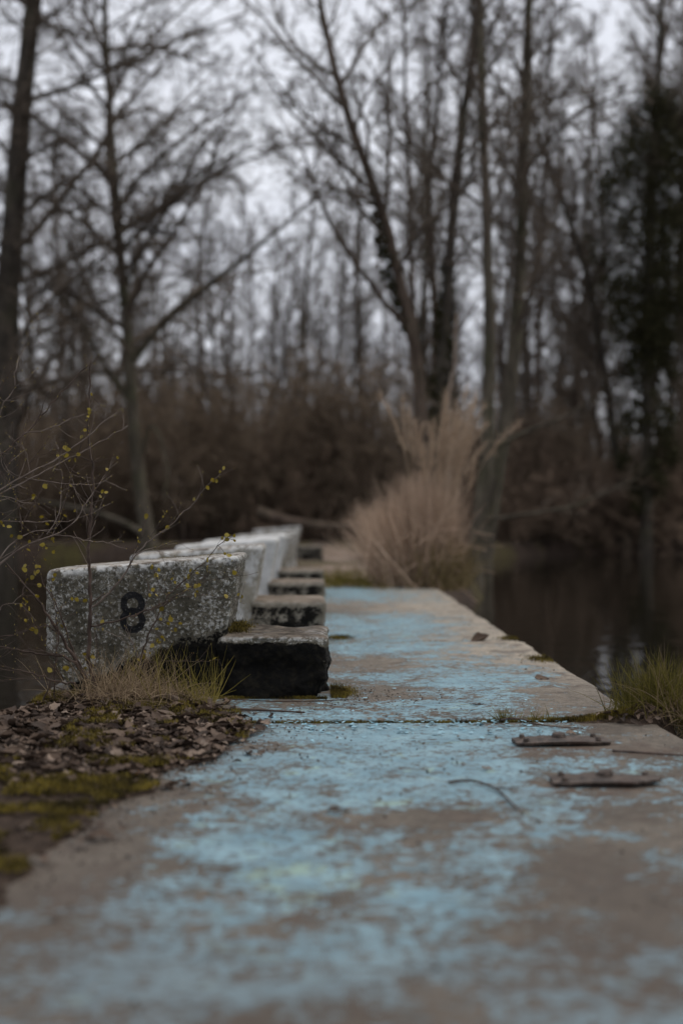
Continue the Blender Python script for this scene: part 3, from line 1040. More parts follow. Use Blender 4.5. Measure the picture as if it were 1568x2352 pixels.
pts = scatter_litter(300, 3.2, 4.72, 0.0)
for (x, y) in pts:
    k = rng.integers(len(DEAD_ME))
    s = rng.uniform(0.040, 0.085)
    z = mound(np.array([x]), np.array([y]))[0] + rng.uniform(-0.002, 0.010)
    obj('leaf', DEAD_ME[k], lit, (x, y, z), (rng.normal(0, 0.17), rng.normal(0, 0.14), rng.uniform(0, 6.28)), (s, s, s))
s = Soup()
for (x, y) in scatter_litter(4400, 2.1, 4.76, -0.05):
    P, Fq = DEAD[rng.integers(len(DEAD))]
    sc = rng.choice([0.012, 0.02, 0.03, 0.045]) * rng.uniform(0.8, 1.3)
    mt = Matrix.Rotation(rng.uniform(0, 6.28), 3, 'Z') @ Matrix.Rotation(rng.normal(0, 0.25), 3, 'X') @ Matrix.Rotation(rng.normal(0, 0.2), 3, 'Y')
    z = max(0.002, mound(np.array([x]), np.array([y]))[0] + rng.uniform(-0.004, 0.010))
    s.add(P * sc @ np.array(mt).T + np.array([x, y, z]), Fq, rng.random())
o = obj('leaf_mass', s.mesh('leaf_mass', M['leaf_dead']), lit)
o['kind'] = 'stuff'


# single leaves and scraps lying on the deck
def loose_leaf(label, vx, vy, size, rot, k, mat=None, name='dead_leaf', cat='leaf'):
    me = DEAD_ME[k]
    if mat:
        me = me.copy()
        me.materials.clear()
        me.materials.append(mat)
    p = dk(vx, vy, 0.003)
    return tag(obj(name, me, None, p, rot, size), label, cat)


loose_leaf('folded dark leaf standing on the pier beside its bare right edge', 1102, 1472, 0.115, (0.5, -0.35, 0.3), 2)
loose_leaf('curled brown leaf lying on bare concrete between two blue patches', 775, 1866, 0.050, (0.2, 0.05, 0.1), 4)
loose_leaf('small orange leaf at the edge of the leaf litter', 320, 1778, 0.030, (0.2, 0.1, 0.5), 1, M['orange'])
loose_leaf('reddish crumpled leaf between the mossy joint and the strap', 1312, 1688, 0.035, (0.3, 0.2, 0.2), 3)
loose_leaf('reddish crumpled leaf near the open edge beyond the mossy joint', 1248, 1562, 0.07, (0.25, 0.1, 0.1), 6)
loose_leaf('small dark leaf on blue paint left of the torn strap', 1117, 1767, 0.035, (0.2, 0.1, 0.4), 5)
loose_leaf('crumpled leaf scrap on grey concrete left of the green paint', 425, 1800, 0.04, (0.5, 0.2, 1.4), 7)
loose_leaf('flat brown leaf on the paint just beyond the mossy joint', 1095, 1620, 0.05, (0.05, 0.02, 0.1), 0)
loose_leaf('dark leaf lying on the dirty deck near the foreground moss', 235, 1925, 0.055, (0.2, 0.1, 0.3), 3)

# grit and lifted paint flakes
rng = np.random.default_rng(5)
s = Soup()
octa = np.array([(1, 0, 0), (-1, 0, 0), (0, 1, 0), (0, -1, 0), (0, 0, 1), (0, 0, -1)], float)
octf = np.array([(0, 2, 4), (2, 1, 4), (1, 3, 4), (3, 0, 4), (2, 0, 5), (1, 2, 5), (3, 1, 5), (0, 3, 5)])
for _ in range(1500):
    if rng.random() < 0.35:
        x, y = rng.normal(0.10, 0.12), rng.normal(4.95, 0.16)
    elif rng.random() < 0.4:
        y = rng.uniform(2.4, 5.0)
        x = litter_edge(np.array([y]))[0] + abs(rng.normal(0, 0.1))
    else:
        x, y = rng.uniform(-0.6, 1.0), rng.uniform(1.7, 9)
    if x < 0.03 and 4.88 < y < 5.5:
        continue
    r = rng.uniform(0.0015, 0.0045)
    s.add(octa * r * rng.uniform(.6, 1.3, (1, 3)) @ np.array(Matrix.Rotation(rng.random() * 3, 3, 'Z')).T + [x, y, r * 0.4 + .002], octf, rng.random() ** 1.6)
grit = tag(obj('grit', s.mesh('grit', M['grit'], False)), 'dirt crumbs and tiny stones scattered on the pier', 'grit', kind='stuff')
s = Soup()
for _ in range(420):
    x, y = rng.uniform(-0.2, 0.78), JOINT - 0.012 - abs(rng.normal(0, 0.16))
    if rng.random() < 0.3:
        y = JOINT + 0.03 + abs(rng.normal(0, 0.3))
    if x < 0.05 and y > 4.85:
        continue
    n = rng.integers(5, 8)
    a = np.sort(rng.random(n)) * 6.28
    rr = rng.uniform(0.004, 0.014) * rng.uniform(.6, 1, n)
    P = np.stack([np.cos(a) * rr, np.sin(a) * rr, np.zeros(n)], 1)
    mt = Matrix.Rotation(rng.normal(0, 0.16), 3, 'X') @ Matrix.Rotation(rng.normal(0, 0.16), 3, 'Y')
    P = P @ np.array(mt).T
    P = np.concatenate([P, [[0, 0, 0.0008]]]) + [x, y, 0.0035]
    s.add(P, np.array([(i, (i + 1) % n, n) for i in range(n)]), rng.random())
tag(obj('paint_flakes', s.mesh('paint_flakes', M['flake'], False)), 'lifted sky blue paint flakes along the pier joint', 'paint flakes', kind='stuff')


# ------------------------------------------------------------------ grass and moss
def blades(rng, base, n, length, lean, width, K=6, droop=-0.25, spread=None, dirmean=None):
    """n ribbon blades from positions base (n,3)"""
    az = rng.random(n) * 6.28
    le = np.abs(rng.normal(0, lean, n))
    d = np.stack([np.cos(az) * np.sin(le), np.sin(az) * np.sin(le), np.cos(le)], 1)
    if dirmean is not None:
        d = norm(d + np.asarray(dirmean))
    L = length[0] + (length[1] - length[0]) * rng.random(n)
    side = norm(np.cross(d, np.stack([np.cos(az + 1.3), np.sin(az + 1.3), 0 * az], 1)) + 1e-4)
    Q = np.empty((n, K, 3))
    Q[:, 0] = base
    dr = droop * (0.3 + 1.2 * rng.random(n))
    for k in range(1, K):
        d = norm(d + np.stack([0 * dr, 0 * dr, dr], 1) / (K - 1) * 2.0 + rng.normal(0, 0.05, d.shape))
        Q[:, k] = Q[:, k - 1] + d * (L / (K - 1))[:, None]
    w = width * (0.6 + 0.8 * rng.random(n))[:, None] * np.linspace(1, 0.12, K)[None, :] ** 0.8
    A = Q + side[:, None, :] * w[..., None]
    B = Q - side[:, None, :] * w[..., None]
    V = np.stack([A, B], 2).reshape(-1, 3)
    o = (np.arange(n) * K * 2)[:, None] + (np.arange(K - 1) * 2)[None, :]
    F = np.stack([o, o + 1, o + 3, o + 2], -1).reshape(-1, 4)
    a = np.repeat(rng.random(n), K * 2)
    return V, F, a


def clamp_floor(V, f):
    V[:, 2] = np.maximum(V[:, 2], f(V[:, 0], V[:, 1]) + 0.003)
    return V


rng = np.random.default_rng(77)
# dry tuft at the sapling's foot
tf = thing('dry_grass_tuft', 'tangled dry straw grass tuft at the foot of the numbered block', 'grass tuft', (0, 0, 0))
n = 1500
b = np.stack([rng.normal(-0.66, 0.09, n), rng.normal(4.66, 0.06, n), np.zeros(n)], 1)
q_ = rng.random(n) < 0.35
b[q_, 0] = rng.uniform(-0.62, -0.38, q_.sum())
b[:, 0] = np.clip(b[:, 0], -0.95, -0.36)
b[:, 1] = np.minimum(b[:, 1], 4.84)
b[:, 2] = mound(b[:, 0], b[:, 1])
v, f, a = blades(rng, b, n, (0.05, 0.20), 1.1, 0.0011, 8, -0.45)
v3_ = v.reshape(n, -1, 3)
v3_[q_] = b[q_][:, None] + (v3_[q_] - b[q_][:, None]) * np.array([0.8, 0.8, 0.42])
v = v3_.reshape(-1, 3)
obj('dry_blades', mesh('dry_blades', clamp_floor(v, lambda x, y: mound(x, y)), f, M['grass_dry'], True, {'rnd': a}), tf)
n = 120
b = np.stack([rng.normal(-0.50, 0.13, n), rng.normal(4.72, 0.06, n), np.zeros(n)], 1)
b[:, 1] = np.minimum(b[:, 1], 4.86)
b[:, 0] = np.clip(b[:, 0], -.85, -.36)
b[:, 2] = mound(b[:, 0], b[:, 1])
v, f, a = blades(rng, b, n, (0.10, 0.22), 0.42, 0.0013, 7, -0.10)
obj('green_blades', mesh('green_blades', v, f, M['grass_green'], True, {'rnd': 0.4 + 0.6 * a}), tf)
n = 70
b = np.stack([rng.normal(-0.41, 0.04, n), rng.normal(4.62, 0.05, n), np.full(n, 0.0)], 1)
v, f, a = blades(rng, b, n, (0.05, 0.17), 0.45, 0.0013, 7, -0.1)
obj('green_blades', mesh('green_blades', v, f, M['grass_green'], True, {'rnd': 0.4 + 0.6 * a}), tf)

# green tuft on the open edge of the pier, at the joint
gt = thing('green_grass_tuft', 'green grass tuft with soil hanging over the open pier edge at the joint', 'grass tuft', (0, 0, 0))


def heap(x, y):
    return 0.055 * np.exp(-((x - 1.10) / 0.15) ** 2 - ((y - 4.42) / 0.13) ** 2) + 0.012 * np.exp(-((x - 0.93) / 0.14) ** 2 - ((y - 4.38) / 0.05) ** 2) - 0.004


hx = np.linspace(0.70, 1.36, 50)
hy = np.linspace(4.18, 4.68, 40)
XX, YY = np.meshgrid(hx, hy)
x_, y_ = XX.ravel(), YY.ravel()
zz = heap(x_, y_) + (fbm(np.stack([x_, y_, 0 * x_], 1), 22, 3, 4) - .5) * 0.02
zz -= 0.42 * sstep(1.06, 1.30, x_ + 0.5 * np.abs(y_ - 4.43)) + 0.03 * sstep(0.5, 1, np.abs(y_ - 4.42) / 0.22)
ii = np.arange(x_.size).reshape(XX.shape)
obj('soil', mesh('soil', np.stack([x_, y_, zz], 1), np.stack([ii[:-1, :-1].ravel(), ii[:-1, 1:].ravel(), ii[1:, 1:].ravel(), ii[1:, :-1].ravel()], 1), M['soil']), gt)
n = 1500
b = np.stack([np.clip(rng.normal(1.13, 0.085, n), .93, 1.32), rng.normal(4.45, 0.06, n), np.zeros(n)], 1)
b[:, 2] = heap(b[:, 0], b[:, 1]) - 0.25 * sstep(1.1, 1.35, b[:, 0])
v, f, a = blades(rng, b, n, (0.05, 0.20), 0.55, 0.0013, 7, -0.14)
obj('blades', mesh('blades', v, f, M['grass_green'], True, {'rnd': a * 0.55}), gt)
n = 500
b = np.stack([np.clip(rng.normal(1.16, 0.08, n), .93, 1.34), rng.normal(4.42, 0.07, n), np.zeros(n)], 1)
b[:, 2] = heap(b[:, 0], b[:, 1]) - 0.25 * sstep(1.1, 1.35, b[:, 0])
v, f, a = blades(rng, b, n, (0.06, 0.22), 1.0, 0.0011, 8, -0.5)
obj('dry_blades', mesh('dry_blades', v, f, M['grass_dry'], True, {'rnd': a * 0.6}), gt)
for _ in range(26):
    x, y = rng.normal(0.98, 0.05), rng.normal(4.33, 0.025)
    sz = rng.uniform(0.02, 0.05)
    obj('leaf', DEAD_ME[rng.integers(8)], gt, (x, y, heap(np.array([x]), np.array([y]))[0] + rng.uniform(0.002, 0.014)), (rng.normal(0, .6), rng.normal(0, .4), rng.random() * 6), sz)


def small_tuft(label, x, y, n, L, z=0.0, spread=0.02):
    b = np.stack([rng.normal(x, spread, n), rng.normal(y, 0.012, n), np.full(n, z)], 1)
    v, f, a = blades(rng, b, n, L, 0.75, 0.0012, 6, -0.15)
    v[:, 2] = np.maximum(v[:, 2], 0.002)
    return tag(obj('grass_sprout', mesh('grass_sprout', v, f, M['grass_green'], True, {'rnd': a})), label, 'grass tuft')


p = onz(1160, 1655)
small_tuft('short grass sprout in the joint under the arched twig', p[0], 4.39, 110, (0.015, 0.055))
p = onz(1240, 1655)
small_tuft('thin sparse grass sprout in the joint between the twig and the leaf heap', p[0], 4.39, 34, (0.02, 0.06))


def moss(name, label, pts, h, r=0.0016, kind='stuff'):
    """moss cushion: thousands of tiny upright spikes"""
    n = len(pts)
    pts = np.asarray(pts)
    az = rng.random(n) * 6.28
    ln = h * (0.4 + rng.random(n))
    tip = pts + np.stack([np.cos(az) * ln * .5, np.sin(az) * ln * .5, ln], 1)
    sd = np.stack([-np.sin(az), np.cos(az), 0 * az], 1) * r
    V = np.stack([pts - sd, pts + sd, tip], 1).reshape(-1, 3)
    F = np.arange(3 * n).reshape(-1, 3)
    cl = fbm(pts, 18, 3, 6)
    a = np.repeat(np.clip((cl - 0.35) * 2.2 + rng.normal(0, 0.18, n), 0, 1), 3)
    return tag(obj(name, mesh(name, V, F, M['moss'], False, {'rnd': a})), label, 'moss', kind=kind)


def moss_pts(n, fx, fy, cond=None, zf=None):
    out = []
    x = fx(n * 3)
    y = fy(n * 3)
    ok = np.ones(len(x), bool) if cond is None else cond(x, y)
    x, y = x[ok][:n], y[ok][:n]
    z = mound(x, y) if zf is None else zf(x, y)
    return np.stack([x, y, z], 1)


def c_moss(x, y):
    p = np.stack([x, y, 0 * x], 1)
    return (litter_edge(y) - x > 0.0) & (fbm(p, 9, 4, 3) > 0.49 + 0.10 * sstep(3.2, 3.6, y))


moss('moss', 'yellow green moss cushion in front of the dry leaf drift', moss_pts(16000, lambda n: rng.uniform(-1.0, -0.35, n), lambda n: rng.uniform(2.45, 3.60, n), c_moss, lambda x, y: mound(x, y) + 0.008), 0.012, 0.0020)


def c_moss2(x, y):
    p = np.stack([x, y, 0 * x], 1)
    return (litter_edge(y) - x > -0.06) & (fbm(p, 9, 3, 13) > 0.56)


moss('moss', 'moss tufts showing among the dry leaves near the dry grass', moss_pts(5000, lambda n: rng.uniform(-0.75, -0.2, n), lambda n: rng.uniform(3.6, 4.6, n), c_moss2, lambda x, y: mound(x, y) + 0.012), 0.010, 0.0016)
moss('moss', 'moss mat on the pier corner left of the numbered block', moss_pts(4000, lambda n: rng.normal(-0.93, 0.05, n), lambda n: rng.normal(4.72, 0.06, n), lambda x, y: (x > -1.01) & (y < 4.9), lambda x, y: 0.02 + mound(x, y) * 0.6), 0.014, 0.0014)
moss('moss', 'thin line of moss filling the joint between two pier slabs', moss_pts(5200, lambda n: rng.uniform(-0.25, 0.92, n), lambda n: rng.normal(JOINT, 0.008, n), None, lambda x, y: np.full(len(x), -0.006)), 0.007, 0.0014)
moss('moss', 'moss spilling out of the joint beside the leaf heap', moss_pts(4200, lambda n: rng.uniform(0.52, 1.0, n), lambda n: rng.normal(JOINT, 0.022, n), lambda x, y: rng.random(len(x)) < sstep(0.45, 0.9, x), lambda x, y: heap(x, y)), 0.012, 0.0014)
moss('moss', 'moss growing in the corner at the foot of the black stained step', moss_pts(2600, lambda n: 0.035 + np.abs(rng.normal(0, 0.035, n)), lambda n: rng.normal(5.05, 0.09, n), lambda x, y: (y > 4.9), lambda x, y: np.full(len(x), 0.004)), 0.012, 0.0014)
moss('moss', 'moss edging along the bottom of the black stained step', moss_pts(2200, lambda n: rng.uniform(-0.35, 0.02, n), lambda n: 4.895 - np.abs(rng.normal(0, 0.008, n)), None, lambda x, y: np.full(len(x), 0.004)), 0.010, 0.0013)
for (lb, vx, vy) in (('moss clump beside the step of the second starting block', 780, 1467), ('dark moss clump on the bare open edge past the standing leaf', 1248, 1517), ('moss clump on the open edge level with the standing leaf', 1175, 1470)):
    p = onz(vx, vy)
    moss('moss', lb, np.stack([np.minimum(rng.normal(p[0], 0.032, 700), 1.02), rng.normal(p[1], 0.06, 700), np.full(700, 0.003) + np.abs(rng.normal(0, .003, 700))], 1), 0.010, 0.0022)
p = at(527, 1440, 4.98)
moss('moss', 'rusty moss cushion where the numbered block meets its step', np.stack([rng.normal(-0.305, 0.022, 1800), rng.uniform(4.95, 5.3, 1800), 0.228 + np.abs(rng.normal(0, 0.012, 1800))], 1), 0.010, 0.0014)
moss('moss', 'thin brown moss line along the back top edge of the numbered block', np.stack([rng.uniform(-0.93, -0.35, 3000), rng.normal(5.36, 0.02, 3000), np.zeros(3000)], 1) + 0, 0.007, 0.0014)
mo = bpy.data.objects[-1] if False else None
for o in list(COL.objects):
    if o.get('label', '').startswith('thin brown moss line'):
        n = len(o.data.vertices)
        co = np.empty(n * 3, np.float32)
        o.data.vertices.foreach_get('co', co)
        co = co.reshape(-1, 3)
        co[:, 2] += np.interp(co[:, 0], [-0.97, -0.285], [0.455, 0.509]) - 0.004
        o.data.vertices.foreach_set('co', co.ravel())

# ------------------------------------------------------------------ sapling and bare shrub by the numbered block
# stems measured on two enlargements of the photograph (u: upper, l: lower)
SCL = 1000 / 1568 / 1.7417


def U(x, y):
    return (x * SCL, 1200 / 1.7417 + y * SCL)


def Lw(x, y):
    return (x * SCL, 2100 / 1.7417 + y * SCL)


def line(fn, *pts):
    return [fn(*p) for p in pts]


rng = np.random.default_rng(404)
SAP = [  # (points, base radius mm, depth0, depth1, pale)
    (line(Lw, (605, 1020), (585, 940), (560, 870), (565, 760), (570, 640), (580, 510), (570, 400), (567, 300), (560, 200), (566, 80)) + line(U, (575, 1400), (585, 1150), (588, 1050), (570, 950), (550, 850), (556, 750), (565, 650), (568, 560), (572, 480), (572, 400)), 9.0, 4.68, 4.64, 0),
    (line(Lw, (583, 515), (700, 420), (800, 290), (850, 190)) + line(U, (940, 1510), (1060, 1430), (1160, 1340), (1230, 1250), (1300, 1170), (1360, 1100), (1420, 1060)), 4.2, 4.66, 4.60, 1),
    (line(Lw, (850, 190), (900, 160), (1010, 130), (1110, 95)), 2.0, 4.62, 4.60, 1),
    (line(Lw, (800, 290), (860, 140)) + line(U, (890, 1500), (905, 1400), (935, 1330)), 1.6, 4.64, 4.60, 0),
    (line(U, (930, 1515), (1010, 1390), (1050, 1310)), 1.6, 4.62, 4.58, 0),
    (line(Lw, (572, 635), (700, 610), (800, 580), (900, 550), (1040, 480), (1150, 430), (1240, 370), (1310, 300)), 4.0, 4.67, 4.62, 0),
    (line(Lw, (865, 930), (880, 850), (920, 720), (990, 580), (1050, 440), (1180, 330), (1290, 230), (1390, 110), (1430, 80)), 4.6, 4.72, 4.66, 0),
    (line(Lw, (1010, 540), (1100, 440), (1200, 390), (1340, 340), (1500, 310)), 2.0, 4.70, 4.66, 0),
    (line(Lw, (900, 560), (1090, 470), (1250, 430), (1420, 455), (1510, 460)), 2.0, 4.68, 4.66, 0),
    (line(Lw, (890, 900), (930, 860), (1150, 850), (1310, 852), (1385, 845)), 2.0, 4.72, 4.66, 0),
    (line(Lw, (1050, 440), (1000, 380), (975, 300), (955, 255)), 1.5, 4.70, 4.68, 0),
    (line(Lw, (880, 850), (850, 760), (805, 700), (790, 640)), 2.2, 4.72, 4.70, 1),
    (line(Lw, (850, 780), (760, 700), (640, 660), (590, 600)), 1.4, 4.72, 4.70, 1),
    (line(Lw, (545, 960), (500, 880), (440, 780), (380, 690), (330, 600), (240, 460), (130, 340), (40, 230)), 8.2, 4.66, 4.55, 0),
    (line(Lw, (520, 900), (455, 780), (430, 690), (390, 570), (330, 450), (260, 330), (190, 170), (150, 120)), 4.2, 4.66, 4.55, 0),
    (line(Lw, (500, 900), (480, 860), (410, 825), (320, 815), (200, 800), (100, 775), (0, 760), (-120, 735)), 6.0, 4.64, 4.50, 0),
    (line(Lw, (480, 990), (380, 985), (330, 965), (220, 930), (110, 900), (0, 885), (-120, 860)), 4.6, 4.62, 4.48, 0),
    (line(Lw, (240, 1160), (290, 1080), (330, 970), (352, 900), (362, 800), (355, 680), (357, 560)), 4.0, 4.60, 4.58, 0),
    (line(Lw, (560, 1160), (380, 1140), (350, 1110), (345, 1000), (360, 800), (370, 640), (330, 420)), 4.4, 4.64, 4.58, 0),
    (line(Lw, (360, 830), (270, 720), (210, 620), (160, 470), (140, 450)), 1.8, 4.58, 4.54, 0),
    (line(Lw, (480, 870), (340, 790), (200, 785), (0, 770)), 2.4, 4.60, 4.52, 0),
    (line(Lw, (380, 690), (300, 620), (230, 640), (110, 690), (0, 720)), 2.0, 4.60, 4.52, 0),
    (line(Lw, (600, 900), (620, 800), (605, 700), (660, 560)), 1.8, 4.70, 4.70, 0),
    (line(Lw, (330, 970), (200, 960), (80, 970), (-60, 975)), 1.8, 4.58, 4.52, 0),
    (line(Lw, (460, 1060), (250, 975), (140, 930), (0, 890)), 1.6, 4.62, 4.52, 0),
]
SHR = [
    (line(U, (-380, 1480), (0, 1205), (130, 1115), (260, 1060), (390, 985), (480, 910), (560, 860), (680, 740), (760, 690)), 5.0, 4.50, 4.55, 1),
    (line(U, (-380, 1500), (0, 1215), (190, 1130), (300, 1070), (420, 1000), (560, 940), (660, 870), (740, 840), (805, 790)), 5.0, 4.52, 4.60, 1),
    (line(U, (-380, 1300), (0, 980), (80, 920), (150, 850), (240, 760), (370, 610), (490, 480), (570, 405), (620, 355)), 5.2, 4.56, 4.62, 0),
    (line(U, (165, 835), (280, 820), (370, 785), (440, 760), (570, 700), (640, 680), (660, 660)), 2.4, 4.57, 4.60, 1),
    (line(U, (150, 850), (165, 800), (185, 745)), 3.6, 4.57, 4.57, 0),
    (line(U, (-300, 1250), (-120, 950), (0, 740), (35, 640), (100, 540), (170, 495), (240, 435)), 4.2, 4.54, 4.58, 1),
    (line(U, (100, 540), (95, 490), (110, 420), (150, 310), (180, 220), (245, 95)), 2.6, 4.56, 4.58, 1),
    (line(U, (-200, 860), (0, 575), (90, 430), (115, 410)), 2.8, 4.56, 4.58, 0),
    (line(U, (-100, 520), (0, 610), (35, 640)), 1.8, 4.55, 4.55, 1),
    (line(U, (20, 690), (50, 660), (85, 630)), 1.5, 4.55, 4.55, 0),
    (line(U, (-300, 1400), (0, 1120), (80, 1000), (120, 910), (150, 850)), 4.0, 4.55, 4.57, 0),
    (line(U, (-30, 800), (0, 920), (30, 1010), (60, 1080), (115, 1115)), 2.2, 4.52, 4.55, 1),
    (line(U, (195, 1085), (175, 960), (135, 895)), 2.2, 4.54, 4.55, 1),
    (line(U, (155, 1110), (210, 990), (290, 910)), 1.8, 4.53, 4.55, 0),
    (line(U, (80, 1010), (130, 970), (180, 930)), 1.4, 4.53, 4.55, 1),
    (line(U, (160, 1115), (200, 1130), (330, 1140), (450, 1160), (570, 1165), (680, 1125), (715, 1090)), 2.4, 4.54, 4.60, 1),
    (line(U, (300, 1470), (370, 1380), (390, 1250), (395, 1100), (385, 1060), (350, 860)), 2.4, 4.54, 4.60, 1),
    (line(U, (330, 1500), (370, 1390), (430, 1200), (450, 1090), (500, 950), (520, 850), (545, 760)), 2.6, 4.54, 4.60, 0),
    (line(U, (520, 1300), (600, 1200), (650, 1120), (730, 990)), 2.2, 4.56, 4.60, 1),
    (line(U, (435, 1050), (500, 1100), (580, 1150)), 1.8, 4.58, 4.62, 0),
    (line(U, (400, 1000), (450, 1100), (490, 1230), (560, 1390)), 1.8, 4.58, 4.60, 1),
    (line(U, (-300, 1400), (0, 1390), (160, 1390), (400, 1390), (560, 1355), (700, 1275)), 2.8, 4.50, 4.60, 1),
    (line(Lw, (-380, 480), (0, 250), (100, 170), (210, 110), (330, 70), (430, 20)) + line(U, (500, 1380), (530, 1290)), 6.0, 4.48, 4.56, 1),
    (line(Lw, (-380, 500), (-60, 300), (60, 130), (130, 80), (220, 20)) + line(U, (330, 1470), (370, 1400)), 4.4, 4.46, 4.54, 1),
    (line(Lw, (350, 65), (450, 75), (570, 100), (640, 110), (770, 100)), 2.4, 4.55, 4.58, 1),
    (line(U, (90, 1190), (130, 1290), (145, 1400), (140, 1568)) + line(Lw, (130, 120)), 2.6, 4.52, 4.52, 0),
    (line(U, (-60, 1000), (0, 1060), (60, 1140), (110, 1220)), 2.0, 4.5, 4.52, 0),
    (line(U, (-60, 1330), (0, 1320), (120, 1390), (230, 1470)), 1.8, 4.5, 4.54, 0),
    (line(U, (-60, 1230), (60, 1230), (140, 1270), (310, 1270)), 2.0, 4.5, 4.56, 1),
    (line(Lw, (150, 440), (180, 300), (220, 220), (330, 60)), 2.2, 4.54, 4.55, 0),
    (line(Lw, (-100, 640), (0, 700), (90, 690), (200, 640), (315, 628)), 3.0, 4.5, 4.54, 0),
    (line(Lw, (5, 540), (20, 500), (60, 490), (160, 495)), 1.8, 4.5, 4.52, 1),
    (line(U, (140, 1420), (230, 1250), (350, 1080), (420, 960)), 2.0, 4.53, 4.57, 0),
]


def build_shrub(name, label, cat, specs, leafpts, budmul, seed):
    rng = np.random.default_rng(seed)
    root = specs[0][0][0]
    t = thing(name, label, cat, (0, 0, 0))
    pools = {0: Soup(), 1: Soup()}
    buds = Soup()
    allp = []
    for pts, r, d0, d1, pale in specs:
        n = max(10, 3 * len(pts))
        d = np.linspace(d0, d1, len(pts))
        P = np.array([at(px, py, dd) for (px, py), dd in zip(pts, d)])
        q = resample(P, n)
        L = np.linalg.norm(q[-1] - q[0])
        q[1:-1] += rng.normal(0, 0.0022, (n - 2, 3)) * min(1, L * 4)
        rr = np.linspace(r, max(r * 0.28, 0.8), n) * 0.0008
        # nodes: slight swellings
        rr *= 1 + 0.18 * (rng.random(n) < 0.3)
        v, f = tubes(q[None], rr[None], 6 if r > 3 else 5)
        pools[pale].add(v, f)
        allp.append(q)
        if r > 1.5:                                  # fine side shoots
            tw, tr = spawn(rng, q[None], rr[None], 3 + int(L * 9), 0.25, 1.0, (25, 60), 1.0, 7, 0.12, 0.03, 0.4, 0.00075, labs=np.full((1, 1), 0.11), taper=0.4, rtip=0.7)
            v, f = tubes(tw, np.maximum(tr, 0.00055), 4)
            pools[pale].add(v, f)
            for c in tw[:, -1]:
                buds.add(octa * np.array([0.0013, 0.0013, 0.0034]) + c, octf, rng.random())
        for i in range(2, n):
            if rng.random() < 0.55 * budmul and r < 6:
                tdir = norm(q[i] - q[i - 1])
                sd = norm(tdir * 0.9 + rng.normal(0, 0.6, 3))
                c = q[i] + sd * 0.005
                V = octa * np.array([0.0018, 0.0018, 0.0048])
                zq = Vector(sd).to_track_quat('Z', 'Y').to_matrix()
                buds.add(V @ np.array(zq).T + c, octf, rng.random())
    obj('stems', pools[0].mesh('stems', M['stem']), t)
    if pools[1].V:
        obj('young_stems', pools[1].mesh('young_stems', M['stem_pale']), t)
    # short side twigs carrying the leaves hold the leaf to the nearest stem
    A = np.concatenate(allp)
    av = np.stack([HX + A[:, 0] * FPX / A[:, 1], HY - (A[:, 2] - CZ) * FPX / A[:, 1]], 1)
    pet = Soup()
    for (lx, ly) in leafpts:
        k = np.argmin((av[:, 0] - lx) ** 2 + (av[:, 1] - ly) ** 2)
        dd = A[k, 1] - 0.005
        p = at(lx, ly, dd)
        a = A[k]
        m = (a + p) / 2 + rng.normal(0, 0.003, 3)
        q = resample([a, m, p], 6)
        v, f = tubes(q[None], np.full((1, 6), 0.0008), 4)
        pet.add(v, f)
        for _ in range(1 if rng.random() < 0.6 else 2):
            s_ = rng.uniform(0.010, 0.021)
            o = obj('leaf', NEW_ME[rng.integers(len(NEW_ME))], t, p + rng.normal(0, 0.003, 3), (rng.uniform(0.5, 2.4), rng.normal(0, 0.7), rng.uniform(0, 6.28)), s_)
    if pet.V:
        obj('leaf_stalks', pet.mesh('leaf_stalks', M['stem']), t)['kind'] = 'stuff'
    if buds.V:
        o = obj('buds', buds.mesh('buds', M['bud']), t)
        o['kind'] = 'stuff'
    return t


NEW_ME = []
for k in range(5):
    P, Fq = leaf_data('leaf', 300 + k, None, 0.5, 0.40, 0.05)
    P = P + [0.5, 0, 0]
    NEW_ME.append(mesh('leaf', P, Fq, M['leaf_new'], True, {'rnd': np.zeros(len(P))}))

LEAF_U = [(225, 1230), (380, 1205), (430, 1155), (400, 1130), (470, 1310), (425, 1355), (285, 1360), (300, 1400), (620, 1240), (630, 1210), (520, 815), (530, 850), (550, 745), (575, 690), (575, 600), (390, 935), (400, 985), (360, 970), (385, 1025), (425, 940), (480, 960), (475, 1010), (450, 1000), (335, 1080), (280, 1150), (25, 1405), (50, 1430), (70, 1485), (115, 1505), (300, 1540), (335, 1510)]
LEAF_U2 = [(1375, 1080), (1410, 1065), (1290, 1165), (1350, 1130), (1210, 1255), (1265, 1235), (1070, 1425), (1030, 1330), (1020, 1365), (900, 1440), (865, 1500), (930, 1340), (735, 985), (685, 1050), (650, 1205)]
LEAF_L = [(305, 130), (325, 160), (280, 210), (205, 165), (150, 155), (190, 115), (165, 245), (170, 290), (250, 250), (235, 290), (220, 315), (265, 385), (250, 445), (175, 335), (190, 545), (205, 575), (180, 610), (230, 650), (160, 465), (135, 515), (270, 715)]
LEAF_L2 = [(350, 330), (395, 640), (460, 470), (500, 475), (530, 485), (650, 655), (630, 595), (545, 820), (580, 820), (540, 890), (585, 890), (425, 885), (330, 930), (1405, 70), (1440, 65), (1470, 70), (1410, 95), (1465, 95), (1415, 190), (1470, 215), (1300, 235), (1310, 290), (1255, 310), (1155, 330), (1190, 300), (955, 255), (1000, 290), (980, 330), (950, 425), (995, 440), (1050, 430), (1100, 350), (1185, 390), (1240, 380), (1225, 430), (1415, 450), (1500, 435), (1515, 460), (1480, 320), (1070, 570), (1060, 620), (1080, 660), (1120, 620), (975, 655), (1000, 700), (1035, 705), (965, 740), (1000, 735), (915, 780), (950, 790), (855, 890), (820, 880), (885, 840), (1360, 845), (1000, 545), (1020, 580)]
